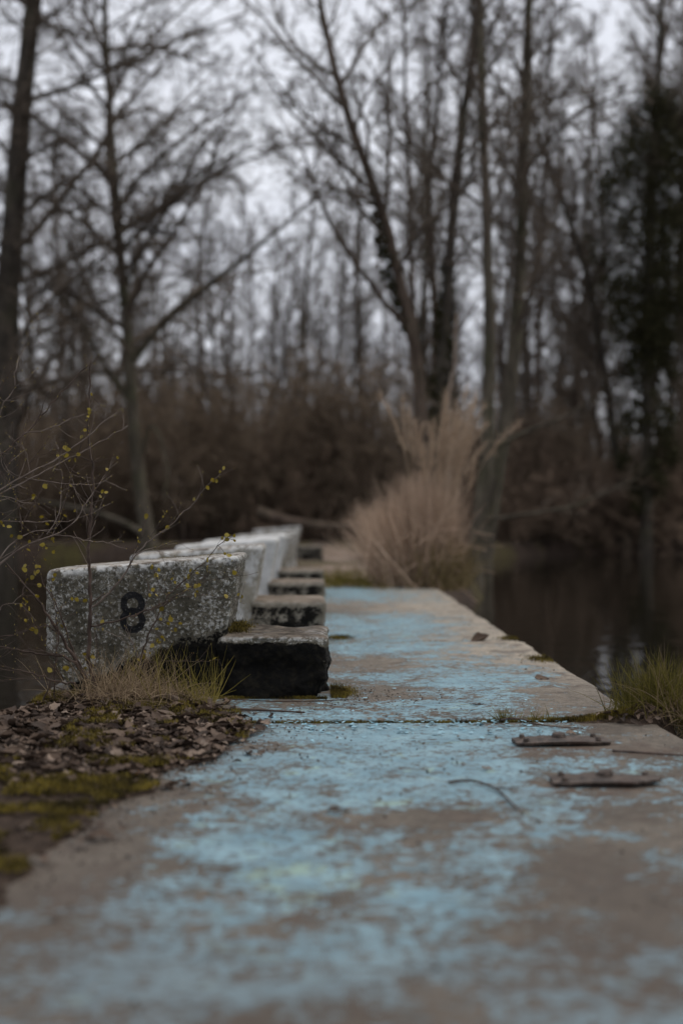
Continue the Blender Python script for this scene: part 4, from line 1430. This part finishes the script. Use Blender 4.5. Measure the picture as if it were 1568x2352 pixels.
build_shrub('birch_sapling', 'young birch sapling with small yellow green leaves growing before the numbered block', 'sapling', SAP, [U(*p) for p in LEAF_U2] + [Lw(*p) for p in LEAF_L2], 0.6, 5)
build_shrub('budding_shrub', 'leaning shrub of pale thin twigs with opening buds beside the sapling', 'shrub', SHR, [U(*p) for p in LEAF_U] + [Lw(*p) for p in LEAF_L], 1.0, 6)

# ------------------------------------------------------------------ reed clump
rng = np.random.default_rng(909)
REED_SX = 0.92
rc = thing('reed_clump', 'tall straw coloured ornamental reed clump at the end of the painted deck', 'reeds', (0.93, 13.0, 0))
rc.scale = (REED_SX, 1, 1.04)
n = 3600
b = np.stack([rng.normal(0.02, 0.13, n), rng.normal(0.1, 0.16, n), np.full(n, -0.02)], 1)
v, f, a = blades(rng, b, n, (0.35, 1.10), 0.165, 0.0042, 8, -0.12)
obj('blades', mesh('blades', v, f, M['reed'], True, {'rnd': a}), rc)
n = 2400
b = np.stack([rng.normal(-0.14, 0.12, n), rng.normal(0.05, 0.16, n), np.full(n, -0.02)], 1)
v, f, a = blades(rng, b, n, (0.4, 0.9), 0.28, 0.0040, 8, -0.10, dirmean=(-0.40, 0, 0.05))
obj('blades', mesh('blades', v, f, M['reed'], True, {'rnd': 0.3 + 0.7 * a}), rc)
n = 2200
b = np.stack([rng.normal(0.10, 0.15, n), rng.normal(-0.05, 0.16, n), np.full(n, -0.02)], 1)
v, f, a = blades(rng, b, n, (0.2, 0.55), 0.42, 0.0042, 8, -0.45, dirmean=(0.10, -0.1, 0))
obj('old_blades', mesh('old_blades', v, f, M['reed_low'], True, {'rnd': a}), rc)
n = 44
b = np.stack([rng.normal(0.15, 0.10, n), rng.normal(0.1, 0.16, n), np.full(n, 0)], 1)
az = rng.random(n) * 6.28
d = norm(np.stack([rng.normal(0.05, 0.11, n), rng.normal(0, 0.13, n), np.ones(n)], 1))
Ls = rng.uniform(1.15, 1.85, n)
K = 12
Q = np.empty((n, K, 3))
Q[:, 0] = b
bend = rng.choice([0.01, 0.03, 0.09], n)
ba = rng.normal(0, 0.9, n)
for k in range(1, K):
    g = bend * (k / K) ** 1.2
    d = norm(d + np.stack([np.cos(ba) * g * 1.3, np.sin(ba) * g, -g * 0.9], 1))
    Q[:, k] = Q[:, k - 1] + d * (Ls / (K - 1))[:, None]
s = Soup()
v, f = tubes(Q, np.full((n, K), 0.003), 4)
s.add(v, f, 0.6)
obj('stalks', s.mesh('stalks', M['plume']), rc)
s = Soup()
for i in range(n):
    m_ = 130
    tt = rng.uniform(0.72, 1.0, m_) * (K - 1)
    k0 = np.minimum(tt.astype(int), K - 2)
    w_ = (tt - k0)[:, None]
    bb = Q[i, k0] * (1 - w_) + Q[i, k0 + 1] * w_
    v, f, a = blades(rng, bb, m_, (0.05, 0.13), 0.6, 0.0026, 4, -0.5, dirmean=norm(Q[i, -1] - Q[i, -3]) * 0.8)
    s.add(v, f, a)
obj('plumes', s.mesh('plumes', M['plume']), rc)

# broken, bent-over stems through the clump
n = 260
b = np.stack([rng.normal(0.0, 0.16, n), rng.normal(0.0, 0.18, n), np.full(n, -0.02)], 1)
d = norm(np.stack([rng.normal(0, 0.35, n), rng.normal(-0.1, 0.3, n), np.ones(n)], 1))
L1 = rng.uniform(0.15, 0.6, n)[:, None]
kink = b + d * L1
d2 = norm(np.stack([rng.normal(0, 1, n), rng.normal(-0.2, 1, n), rng.normal(-0.25, 0.5, n)], 1))
tip = kink + d2 * rng.uniform(0.15, 0.5, n)[:, None]
Q = np.stack([b, kink, kink * 0.97 + tip * 0.03, tip], 1)
v, f = tubes(Q, np.full((n, 4), 0.0032), 4)
s = Soup()
s.add(v, f, np.repeat(rng.random(n), 16))
obj('broken_stems', s.mesh('broken_stems', M['reed']), rc)

# low straw and moss at the reed foot
n = 1600
b = np.stack([rng.normal(0.30, 0.30, n), rng.normal(13.3, 0.35, n), np.full(n, 0.0)], 1)
v, f, a = blades(rng, b, n, (0.05, 0.22), 0.9, 0.003, 6, -0.4)
tag(obj('grass_fringe', mesh('grass_fringe', v, f, M['grass_green'], True, {'rnd': a})), 'low mossy grass at the foot of the reeds beside the earth path', 'grass', kind='stuff')

# ------------------------------------------------------------------ trees


def add_cones(s, rng, P, n):
    k = rng.integers(0, len(P), n)
    j = rng.integers(1, P.shape[1], n)
    c = P[k, j]
    r = rng.uniform(0.008, 0.018, n)
    V = (octa[None] * np.array([0.8, 0.8, 1.3]) * r[:, None, None] + c[:, None, :]).reshape(-1, 3)
    F = (octf[None] + (np.arange(n) * 6)[:, None, None]).reshape(-1, 3)
    s.add(V, F)


def branch_proto(seed, family):
    """a bare branch of unit length along +x with its twigs, shared by many branch parts"""
    rng = np.random.default_rng(seed)
    K = 12
    d = np.array([1.0, 0, 0.05])
    q = [np.zeros(3)]
    for k in range(1, K):
        d = norm(d + rng.normal(0, 0.10, 3) * [0.3, 1, 1] + np.array([0, 0, 0.025 if family else 0.0]))
        q.append(q[-1] + d / (K - 1))
    Q = np.array(q)[None]
    r = (0.0130 * np.linspace(1, 0.16, K) ** 0.9)[None]
    s = Soup()
    v, f = tubes(Q, r, 6)
    s.add(v, f)
    hang = -0.05 if family == 0 else 0.01
    B2, R2 = spawn(rng, Q, r, 15, 0.10, 1.0, (32, 62), 0.40, 7, 0.10, hang * 0.5 + 0.01, 0.50, 0.0021, flat=0.7)
    v, f = tubes(B2, R2, 4)
    s.add(v, f)
    B3, R3 = spawn(rng, B2, R2, 8, 0.12, 1.0, (28, 60), 0.46, 5, 0.12, hang, 0.7, 0.00165)
    v, f = tubes(B3, R3, 3)
    s.add(v, f)
    B4, R4 = spawn(rng, B3, R3, 6, 0.15, 1.0, (25, 60), 0.55, 3, 0.12, hang * 1.6, 0.8, 0.00125, rtip=0.5)
    v, f = tubes(B4, R4, 3)
    s.add(v, f)
    k = rng.integers(0, len(B3), 46)
    c = B3[k, rng.integers(1, 5, 46)]
    rr = rng.uniform(0.0022, 0.0045, 46)
    V = (octa[None] * np.array([0.8, 0.8, 1.3]) * rr[:, None, None] + c[:, None, :]).reshape(-1, 3)
    s.add(V, (octf[None] + (np.arange(46) * 6)[:, None, None]).reshape(-1, 3))
    return s.mesh('branch', M['twig'])


BR = [[branch_proto(700 + 10 * fam + k, fam) for k in range(4)] for fam in (0, 1)]


def set_branches(rng, t, P, rad, n, t0, t1, ang, l1, taper, fam, upmix=0.0):
    K = len(P)
    az0 = rng.random() * 6.28
    for i in range(n):
        tt = t0 + (t1 - t0) * (i + rng.random()) / n
        f = tt * (K - 1)
        k = min(int(f), K - 2)
        p = P[k] * (1 - f + k) + P[k + 1] * (f - k)
        T = norm(P[k + 1] - P[k])
        az = az0 + i * 2.4 + rng.normal(0, 0.4)
        ref = np.array([0, 0, 1.0]) if abs(T[2]) < 0.8 else np.array([1.0, 0, 0])
        N = norm(np.cross(T, ref))
        B = np.cross(T, N)
        a = R(ang[0] + (ang[1] - ang[0]) * rng.random())
        d = math.cos(a) * T + math.sin(a) * (math.cos(az) * N + math.sin(az) * B)
        d = norm(d + np.array([0, 0, upmix]))
        L = l1 * (1 - taper * (tt - t0) / max(1e-6, 1 - t0)) * rng.uniform(0.5, 1.15)
        z = np.array([0, 0, 1.0]) + rng.normal(0, 0.35, 3)
        y = norm(np.cross(z, d))
        z = np.cross(d, y)
        m = Matrix((d, y, z)).transposed()
        o = obj('branch', BR[fam][rng.integers(4)], t, p, m.to_euler(), L)


def tree(name, label, ctrl, r0, r1, seed, bark, twig, n1=40, l1=3.2, t0=0.3, ang=(45, 75), limbs=(), K=26, group=None, cat='tree', fam=0, merged=False, taper=0.6, nl=9, **kw):
    rng = np.random.default_rng(seed)
    P = resample(ctrl, K)
    base = P[0].copy()
    P = P - base
    P[1:] += np.cumsum(rng.normal(0, 0.012, (K - 1, 3)) * [1, 1, 0], axis=0)
    rad = r0 + (r1 - r0) * np.linspace(0, 1, K) ** 0.85
    rad[:3] *= np.array([1.35, 1.12, 1.03])
    t = thing(name, label, cat, base, (0, 0, 0), group)
    v, f = tubes(P[None], rad[None], 12)
    obj('trunk', mesh('trunk', v, f, bark), t)
    if merged:                                   # far woodland: the whole crown is one part
        s = Soup()
        a, b = spawn(rng, P[None], rad[None], n1, t0, 0.99, ang, 1.0, 8, 0.085, 0.03, 0.42, 0.012, labs=np.full((1, 1), l1), taper=0.55)
        v, f = tubes(a, b, 4)
        s.add(v, f)
        B2, R2 = spawn(rng, a, b, 9, 0.12, 1.0, (28, 62), 0.36, 5, 0.11, 0.0, 0.55, 0.010)
        v, f = tubes(B2, R2, 3)
        s.add(v, f)
        B3, R3 = spawn(rng, B2, R2, 7, 0.15, 1.0, (25, 60), 0.46, 3, 0.13, 0.0, 0.7, 0.0085)
        v, f = tubes(B3, R3, 3)
        s.add(v, f)
        B4, R4 = spawn(rng, B3, R3, 4, 0.2, 1.0, (25, 60), 0.6, 2, 0.13, 0.0, 0.8, 0.0060)
        v, f = tubes(B4, R4, 3)
        s.add(v, f)
        obj('crown', s.mesh('crown', twig), t)
        return t, P + base
    for lp, lr0, lr1 in limbs:
        q = resample(np.asarray(lp) - base, 16)
        q[2:] += np.cumsum(rng.normal(0, 0.010, (14, 3)), axis=0)
        rr = np.linspace(lr0, lr1, 16)
        v, f = tubes(q[None], rr[None], 8)
        lo = obj('limb', mesh('limb', v, f, bark), t)
        LL = np.linalg.norm(q[-1] - q[0])
        set_branches(rng, lo, q, rr, nl, 0.3, 1.0, (25, 55), LL * 0.42, 0.4, fam, 0.1)
    set_branches(rng, t, P, rad, n1, t0, 1.0, ang, l1, taper, fam)
    return t, P + base


def pl(d, *pts, dz=None):
    """control points for a trunk at distance d (or d0->d1)"""
    dd = np.linspace(d[0], d[1], len(pts)) if isinstance(d, tuple) else [d] * len(pts)
    return np.array([at(x, y, q) for (x, y), q in zip(pts, dd)])


def rooted(P, extra=0.25):
    """carry the trunk base down into the ground"""
    z = ground_h(P[:1, 0], P[:1, 1])[0]
    b = P[0].copy()
    b[2] = min(max(z, -1.3), 2) - extra
    return np.concatenate([[b], P[1:] if P[0, 2] < b[2] + 0.3 else P])


# left bank
tree('alder_tree', 'thick dark trunked tree with long level branches beyond the shrub', rooted(pl(31, (5, 1262), (12, 1050), (18, 850), (35, 500), (55, 250), (80, 0), (104, -260), (120, -480))), 0.40, 0.12, 1, M['bark_dark'], M['twig'],
     n1=46, l1=6.6, t0=0.20, taper=0.35, ang=(50, 80))
tree('alder_tree', 'slender straight tree with a forked upswept limb behind the starting blocks', rooted(pl(31, (346, 1275), (335, 1200), (316, 1040), (302, 830), (283, 560), (262, 330), (255, 150), (250, 0), (246, -200), (244, -380))), 0.165, 0.04, 2, M['bark_olive'], M['twig'],
     n1=38, l1=5.4, t0=0.26, ang=(42, 75), taper=0.4,
     limbs=[(pl((31, 30), (304, 830), (350, 770), (420, 700), (500, 640), (570, 585), (650, 520), (740, 430)), 0.10, 0.02),
            (pl((31, 32), (306, 930), (270, 880), (210, 780), (160, 700), (60, 600), (-40, 520)), 0.07, 0.02),
            (pl((31, 29), (290, 650), (360, 520), (420, 430), (500, 370), (560, 330), (650, 300)), 0.06, 0.012),
            (pl((31, 30), (330, 1040), (345, 960), (372, 1000), (385, 1080), (375, 1140)), 0.045, 0.02)])
# group of stems behind the reeds
D0 = 20.0
tree('leaning_tree', 'brown tree leaning left out of the group behind the reeds', rooted(pl(D0, (1000, 1290), (975, 1040), (945, 800), (905, 620), (860, 420), (800, 270), (760, 120), (742, 0), (730, -160), (722, -320))), 0.115, 0.03, 3, M['bark_brown'], M['twig'],
     n1=24, l1=2.8, t0=0.40, ang=(30, 62), fam=1, taper=0.35,
     limbs=[(pl((D0, D0 - 1), (935, 750), (880, 690), (820, 610), (770, 530), (720, 420), (690, 330)), 0.045, 0.012)])
tree('ivied_tree', 'dark ivy clad trunk rising straight from the middle of the reeds', rooted(pl(D0 + 0.8, (1006, 1290), (1008, 960), (1020, 760), (1035, 470), (1060, 260), (1085, 60), (1102, -150), (1110, -330))), 0.125, 0.03, 4, M['bark_dark'], M['twig'],
     n1=22, l1=2.5, t0=0.42, ang=(25, 60), fam=1, taper=0.35)
tree('mossy_tree', 'olive barked tree standing at the water edge right of the reeds', rooted(pl(D0 - 0.5, (1088, 1300), (1112, 1110), (1130, 920), (1126, 600), (1125, 300), (1121, 0), (1118, -250), (1116, -400))), 0.115, 0.03, 5, M['bark_olive'], M['twig'],
     n1=22, l1=2.5, t0=0.42, ang=(22, 58), fam=1, taper=0.35,
     limbs=[(pl((D0 - .5, D0 - 1.2), (1133, 1035), (1180, 1000), (1230, 975), (1290, 955), (1340, 920), (1375, 890)), 0.036, 0.012),
            (pl((D0 - .5, D0 - 1.4), (1112, 1195), (1170, 1186), (1260, 1178), (1340, 1160), (1400, 1130), (1470, 1105)), 0.030, 0.010)])
tree('mossy_tree', 'thicker olive barked tree behind the one at the water edge', rooted(pl(D0 + 1.2, (1105, 1290), (1150, 1020), (1185, 800), (1205, 500), (1210, 250), (1215, 0), (1222, -250), (1226, -400))), 0.150, 0.04, 6, M['bark_olive'], M['twig'],
     n1=26, l1=2.9, t0=0.36, ang=(25, 62), fam=1, taper=0.35)
tree('thin_tree', 'thin straight grey stem behind the leaning brown tree', rooted(pl(D0 + 4, (975, 1275), (962, 960), (952, 600), (950, 300), (944, 60), (940, -160))), 0.070, 0.02, 7, M['bark_brown'], M['twig'],
     n1=20, l1=2.2, t0=0.40, ang=(25, 60), fam=1, taper=0.35)
tree('thin_tree', 'thin curved stem between the ivy clad trunk and the leaning tree', rooted(pl(D0 + 2, (1000, 1280), (1000, 800), (990, 560), (985, 420), (1005, 250), (1018, 100), (1030, -120))), 0.060, 0.02, 17, M['bark_brown'], M['twig'],
     n1=18, l1=2.1, t0=0.45, ang=(25, 60), fam=1, taper=0.35)
tree('dead_tree', 'pale dead pole standing among the reed plumes', rooted(pl(D0 - 3, (1030, 1320), (1030, 1150), (1032, 1000), (1036, 860), (1043, 720))), 0.038, 0.015, 8, M['bark_pale'], M['twig'],
     n1=4, l1=0.5, t0=0.6)
# right bank
tree('crooked_tree', 'crooked thin tree leaning left over the water before the ivied crown', rooted(pl(38, (1440, 1262), (1425, 1080), (1390, 850), (1358, 650), (1310, 490), (1262, 370), (1215, 240), (1180, 120))), 0.17, 0.04, 9, M['bark_dark'], M['twig'],
     n1=42, l1=3.4, t0=0.32, ang=(35, 75), fam=1, taper=0.35)
ivt, ivP = tree('ivy_covered_tree', 'tall tree smothered in dark ivy on the far bank', rooted(pl(37, (1485, 1262), (1490, 900), (1500, 520), (1514, 220), (1520, 0), (1526, -220), (1530, -380))), 0.20, 0.05, 10, M['bark_dark'], M['twig'],
     n1=40, l1=3.2, t0=0.5, ang=(35, 70), fam=1, taper=0.35)
tree('bank_tree', 'tall bare tree at the far right of the bank past the ivied crown', rooted(pl(40, (1640, 1262), (1640, 800), (1650, 300), (1660, 0), (1665, -300))), 0.18, 0.04, 12, M['bark_dark'], M['twig'],
     n1=46, l1=4.2, t0=0.3, ang=(35, 75), fam=1, taper=0.35)
tree('bank_tree', 'slim bare tree on the far bank between the mossy trunks and the crooked tree', rooted(pl(41, (1232, 1262), (1228, 950), (1235, 600), (1250, 250), (1262, 0), (1270, -250))), 0.11, 0.03, 13, M['bark_brown'], M['twig'],
     n1=44, l1=3.2, t0=0.3, ang=(30, 65), fam=1, taper=0.35)

# ivy foliage
rng = np.random.default_rng(55)


def ivy_cloud(P, zlo, zhi, rad, ncl, per, size):
    zs = rng.uniform(zlo, zhi, ncl)
    x = np.interp(zs, P[:, 2], P[:, 0])
    y = np.interp(zs, P[:, 2], P[:, 1])
    tz = (zs - zlo) / (zhi - zlo)
    rr = rad * (0.30 + 0.75 * np.sin(np.pi * np.clip(tz, 0.02, 1) ** 0.9)) * (0.7 + 0.6 * fbm(np.stack([zs, zs * 0, az_ := rng.random(ncl) * 6.28], 1), 0.9, 2, 3)) * np.sqrt(rng.random(ncl))
    az = az_
    C = np.stack([x + np.cos(az) * rr, y + np.sin(az) * rr, zs], 1)
    n = ncl * per
    cr = rng.uniform(0.25, 0.75, ncl) * rad * 0.50
    c = np.repeat(C, per, 0) + rng.normal(0, 1, (n, 3)) * np.repeat(cr, per)[:, None] * 0.55
    nrm = norm(rng.normal(0, 1, (n, 3)))
    a = norm(np.cross(nrm, rng.normal(0, 1, (n, 3))))
    b = np.cross(nrm, a)
    s = size * (0.6 + 0.8 * rng.random(n))[:, None]
    V = np.stack([c - a * s, c - b * s * 0.7, c + a * s, c + b * s * 0.7], 1).reshape(-1, 3)
    return V, np.arange(4 * n).reshape(-1, 4), np.repeat(rng.random(n), 4)


def add_ivy(t, P, zlo, zhi, rad, ncl, per, size):
    V, F, a = ivy_cloud(P, zlo, zhi, rad, ncl, per, size)
    b = np.array(t.location)
    o = obj('ivy', mesh('ivy', V - b, F, M['ivy'], False, {'rnd': a}), t)


zz = lambda vy, d: CZ - (vy - HY) * d / FPX
add_ivy(ivt, ivP, zz(800, 37), zz(225, 37), 1.6, 420, 90, 0.040)
add_ivy(ivt, ivP, zz(1180, 37), zz(700, 37), 0.8, 160, 80, 0.040)
for o in list(COL.objects):
    if o.name.startswith('ivied_tree'):
        tP = pl(D0 + 0.8, (1008, 1290), (1008, 960), (1020, 760), (1035, 470), (1060, 260))
        add_ivy(o, tP, zz(1250, D0), zz(560, D0), 0.20, 260, 26, 0.024)
    if o.name.startswith('leaning_tree'):
        tP = pl(D0, (1000, 1290), (975, 1040), (945, 800), (893, 620), (862, 450), (800, 270))
        add_ivy(o, tP, zz(760, D0), zz(430, D0), 0.13, 150, 26, 0.024)

# fallen log at the path's far end, left
rng = np.random.default_rng(66)
sticks('fallen_log', 'fallen mossy log arching over the far end of the path', 'log', [pl((30, 30), (590, 1170), (640, 1188), (700, 1200), (770, 1206), (850, 1200)) + [0, 0, -0.05]], [0.13], M['bark_brown'], 14, 10)
sticks('fallen_branch', 'mossy branch reaching over the water left of the slender tree', 'branch', [pl((30, 31), (330, 1225), (290, 1200), (240, 1182), (170, 1165), (90, 1150))], [0.07], M['bark_olive'], 14, 8)

# ------------------------------------------------------------------ wood on the far bank
FIRST = {}


def place(proto, x, y, rz, sc, label=None, group=None):
    key = proto.name
    if key not in FIRST:
        FIRST[key] = True
        o = proto
    else:
        o = copy_tree(proto)
    z = float(ground_h(np.array([x]), np.array([y]))[0])
    o.location = (x, y, z - 0.1)
    o.rotation_euler = (0, 0, rz)
    o.scale = (sc, sc, sc)
    vx = HX + x * FPX / y
    where = ('beyond the numbered starting block' if vx < 330 else 'beyond the white starting blocks' if vx < 640 else 'past the far end of the earth path' if vx < 850
             else 'behind the reed clump' if vx < 1130 else 'across the water beside the mossy trunks' if vx < 1400 else 'across the water by the ivied tree')
    row = 'at the waterline ' if y < 41.5 else 'deeper in the wood ' if y > 50 else ''
    o['label'] = o['base_label'] + ' ' + row + where
    return o


protos = []
for k in range(4):
    rng = np.random.default_rng(200 + k)
    H = [16.5, 19, 14, 17.5][k]
    ctrl = [np.array([0, 0, 0.0])]
    for i in range(1, 8):
        ctrl.append(ctrl[-1] + np.array([rng.normal(0, 0.25), rng.normal(0, 0.25), H / 7]))
    lb = ['straight bare tree', 'tall bare tree', 'short spreading bare tree', 'narrow brown barked tree'][k]
    t, _ = tree('woodland_tree', lb, ctrl, [0.16, 0.20, 0.15, 0.13][k], 0.03, 210 + k, M[['bark_dark', 'bark_olive', 'bark_brown', 'bark_brown'][k]], M['twig'],
                n1=[42, 46, 46, 40][k], l1=[4.0, 4.6, 5.0, 3.4][k], t0=0.16, ang=(25, 62), merged=True, group='bare trees on the far bank')
    t['base_label'] = lb
    protos.append(t)
rng = np.random.default_rng(31)
spots = []
for k in range(62):
    y = rng.uniform(42, 74)
    hw = 0.30 * y + 4
    x = rng.uniform(-hw, hw)
    vx = HX + x * FPX / y
    if 540 < vx < 720 and rng.random() < 0.45:       # the gap over the path stays open
        continue
    if vx < 520 and rng.random() < 0.35:
        continue
    if 820 < vx < 1300 and rng.random() < 0.45:
        continue
    spots.append((x, y))
spots += [(8.2, 44), (9.6, 50), (7.4, 57), (-1.6, 58), (-2.4, 66), (-0.3, 70), (0.9, 52)]
for x, y in spots:
    p = protos[rng.integers(4)]
    place(p, x, y, rng.uniform(0, 6.28), rng.uniform(0.85, 1.1) * (0.78 if 450 < HX + x * FPX / y < 830 else 1.15 if x < 0 else 1))
for p in protos:
    if p.name not in FIRST:
        place(p, rng.uniform(4, 12), 55, 0, 1)

for k in range(46):                                   # young trees standing through the thicket
    y = rng.uniform(37.5, 52)
    hw = 0.27 * y + 2
    x = rng.uniform(-hw, hw * 0.9)
    if ground_h(np.array([x]), np.array([y]))[0] < -0.4:
        continue
    o = place(protos[rng.integers(4)], x, y, rng.uniform(0, 6.28), rng.uniform(0.32, 0.62))
    o['label'] = 'young ' + o['label']
# thicket shrubs
shr = []
for k in range(3):
    rng = np.random.default_rng(500 + k)
    H = [4.6, 3.4, 2.2][k]
    lb = ['tall tangled brown shrub', 'spreading reddish shrub', 'low dense bramble'][k]
    t = thing('thicket_shrub', lb, 'shrub', (0, 0, 0), (0, 0, 0), 'thicket shrubs on the far bank')
    ns = [22, 24, 36][k]
    az = rng.random(ns) * 6.28
    le = np.abs(rng.normal(0, [0.35, 0.55, 0.8][k], ns))
    d = np.stack([np.cos(az) * np.sin(le), np.sin(az) * np.sin(le), np.cos(le)], 1)
    K = 9
    Q = np.empty((ns, K, 3))
    Q[:, 0] = np.stack([rng.normal(0, 0.45, ns), rng.normal(0, 0.45, ns), np.zeros(ns)], 1)
    ln = H * rng.uniform(0.55, 1.0, ns)
    for i in range(1, K):
        d = norm(d + rng.normal(0, 0.10, d.shape) + [0, 0, [0.03, 0.0, -0.06][k]])
        Q[:, i] = Q[:, i - 1] + d * (ln / (K - 1))[:, None]
    r = np.linspace(1, 0.25, K)[None] * rng.uniform(0.018, 0.04, (ns, 1)) * [1, .8, .5][k]
    v, f = tubes(Q, r, 5)
    s0 = Soup()
    s0.add(v, f)
    obj('stems', s0.mesh('stems', M['bark_brown']), t)
    s = Soup()
    B2, R2 = spawn(rng, Q, r, 13, 0.12, 1.0, (25, 65), 0.38, 6, 0.13, 0.0, 0.5, 0.007)
    v, f = tubes(B2, R2, 3)
    s.add(v, f)
    B3, R3 = spawn(rng, B2, R2, 8, 0.1, 1.0, (25, 65), 0.5, 3, 0.14, 0.0, 0.7, 0.0075)
    v, f = tubes(B3, R3, 3)
    s.add(v, f)
    B4, R4 = spawn(rng, B3, R3, 3, 0.1, 1.0, (25, 65), 0.7, 2, 0.14, 0.0, 0.8, 0.0065)
    v, f = tubes(B4, R4, 3)
    s.add(v, f)
    obj('twigs', s.mesh('twigs', M['twig_red'] if k else M['twig_brown']), t)
    t['base_label'] = lb
    shr.append(t)
rng = np.random.default_rng(88)
for k in range(180):
    y = rng.uniform(38.5, 60) if k > 90 else rng.uniform(36.5, 41)
    hw = 0.28 * y + 3
    x = rng.uniform(-hw, hw)
    vx = HX + x * FPX / y
    if ground_h(np.array([x]), np.array([y]))[0] < -0.42:
        continue
    if vx < 640:
        kind, sc = rng.choice([0, 0, 1, 2]), rng.uniform(0.5, 1.25)
    elif vx < 1000:
        kind, sc = rng.choice([0, 1, 2]), rng.uniform(0.8, 1.2)
    else:
        kind, sc = rng.choice([0, 1, 1, 2]), rng.uniform(0.75, 1.2)
    place(shr[kind], x, y, rng.uniform(0, 6.28), sc)

# distant wood mass behind everything
rng = np.random.default_rng(12)
s = Soup()
n = 300
yy = rng.uniform(80, 130, n)
xx = rng.uniform(-1, 1, n) * (0.32 * yy + 5)
zb = ground_h(xx, yy) - 0.2
hgt = rng.uniform(3.5, 9, n) * np.where(xx < 0, 1.0, 0.8)
K = 6
Q = np.empty((n, K, 3))
Q[:, 0] = np.stack([xx, yy, zb], 1)
d = norm(np.stack([rng.normal(0, .08, n), rng.normal(0, .08, n), np.ones(n)], 1))
for i in range(1, K):
    d = norm(d + rng.normal(0, 0.05, d.shape))
    Q[:, i] = Q[:, i - 1] + d * (hgt / (K - 1))[:, None]
r = np.linspace(1, 0.2, K)[None] * rng.uniform(0.05, 0.12, (n, 1))
v, f = tubes(Q, r, 4)
s.add(v, f)
B2, R2 = spawn(rng, Q, r, 12, 0.15, 1.0, (25, 70), 0.35, 5, 0.1, 0.01, 0.4, 0.018)
v, f = tubes(B2, R2, 3)
s.add(v, f)
B3, R3 = spawn(rng, B2, R2, 6, 0.15, 1.0, (25, 70), 0.6, 2, 0.1, 0.0, 0.6, 0.014)
v, f = tubes(B3, R3, 3)
s.add(v, f)
o = obj('distant_wood', s.mesh('distant_wood', M['twig']))
tag(o, 'hazy brown mass of distant bare woodland behind the bank trees', 'woodland', kind='stuff')
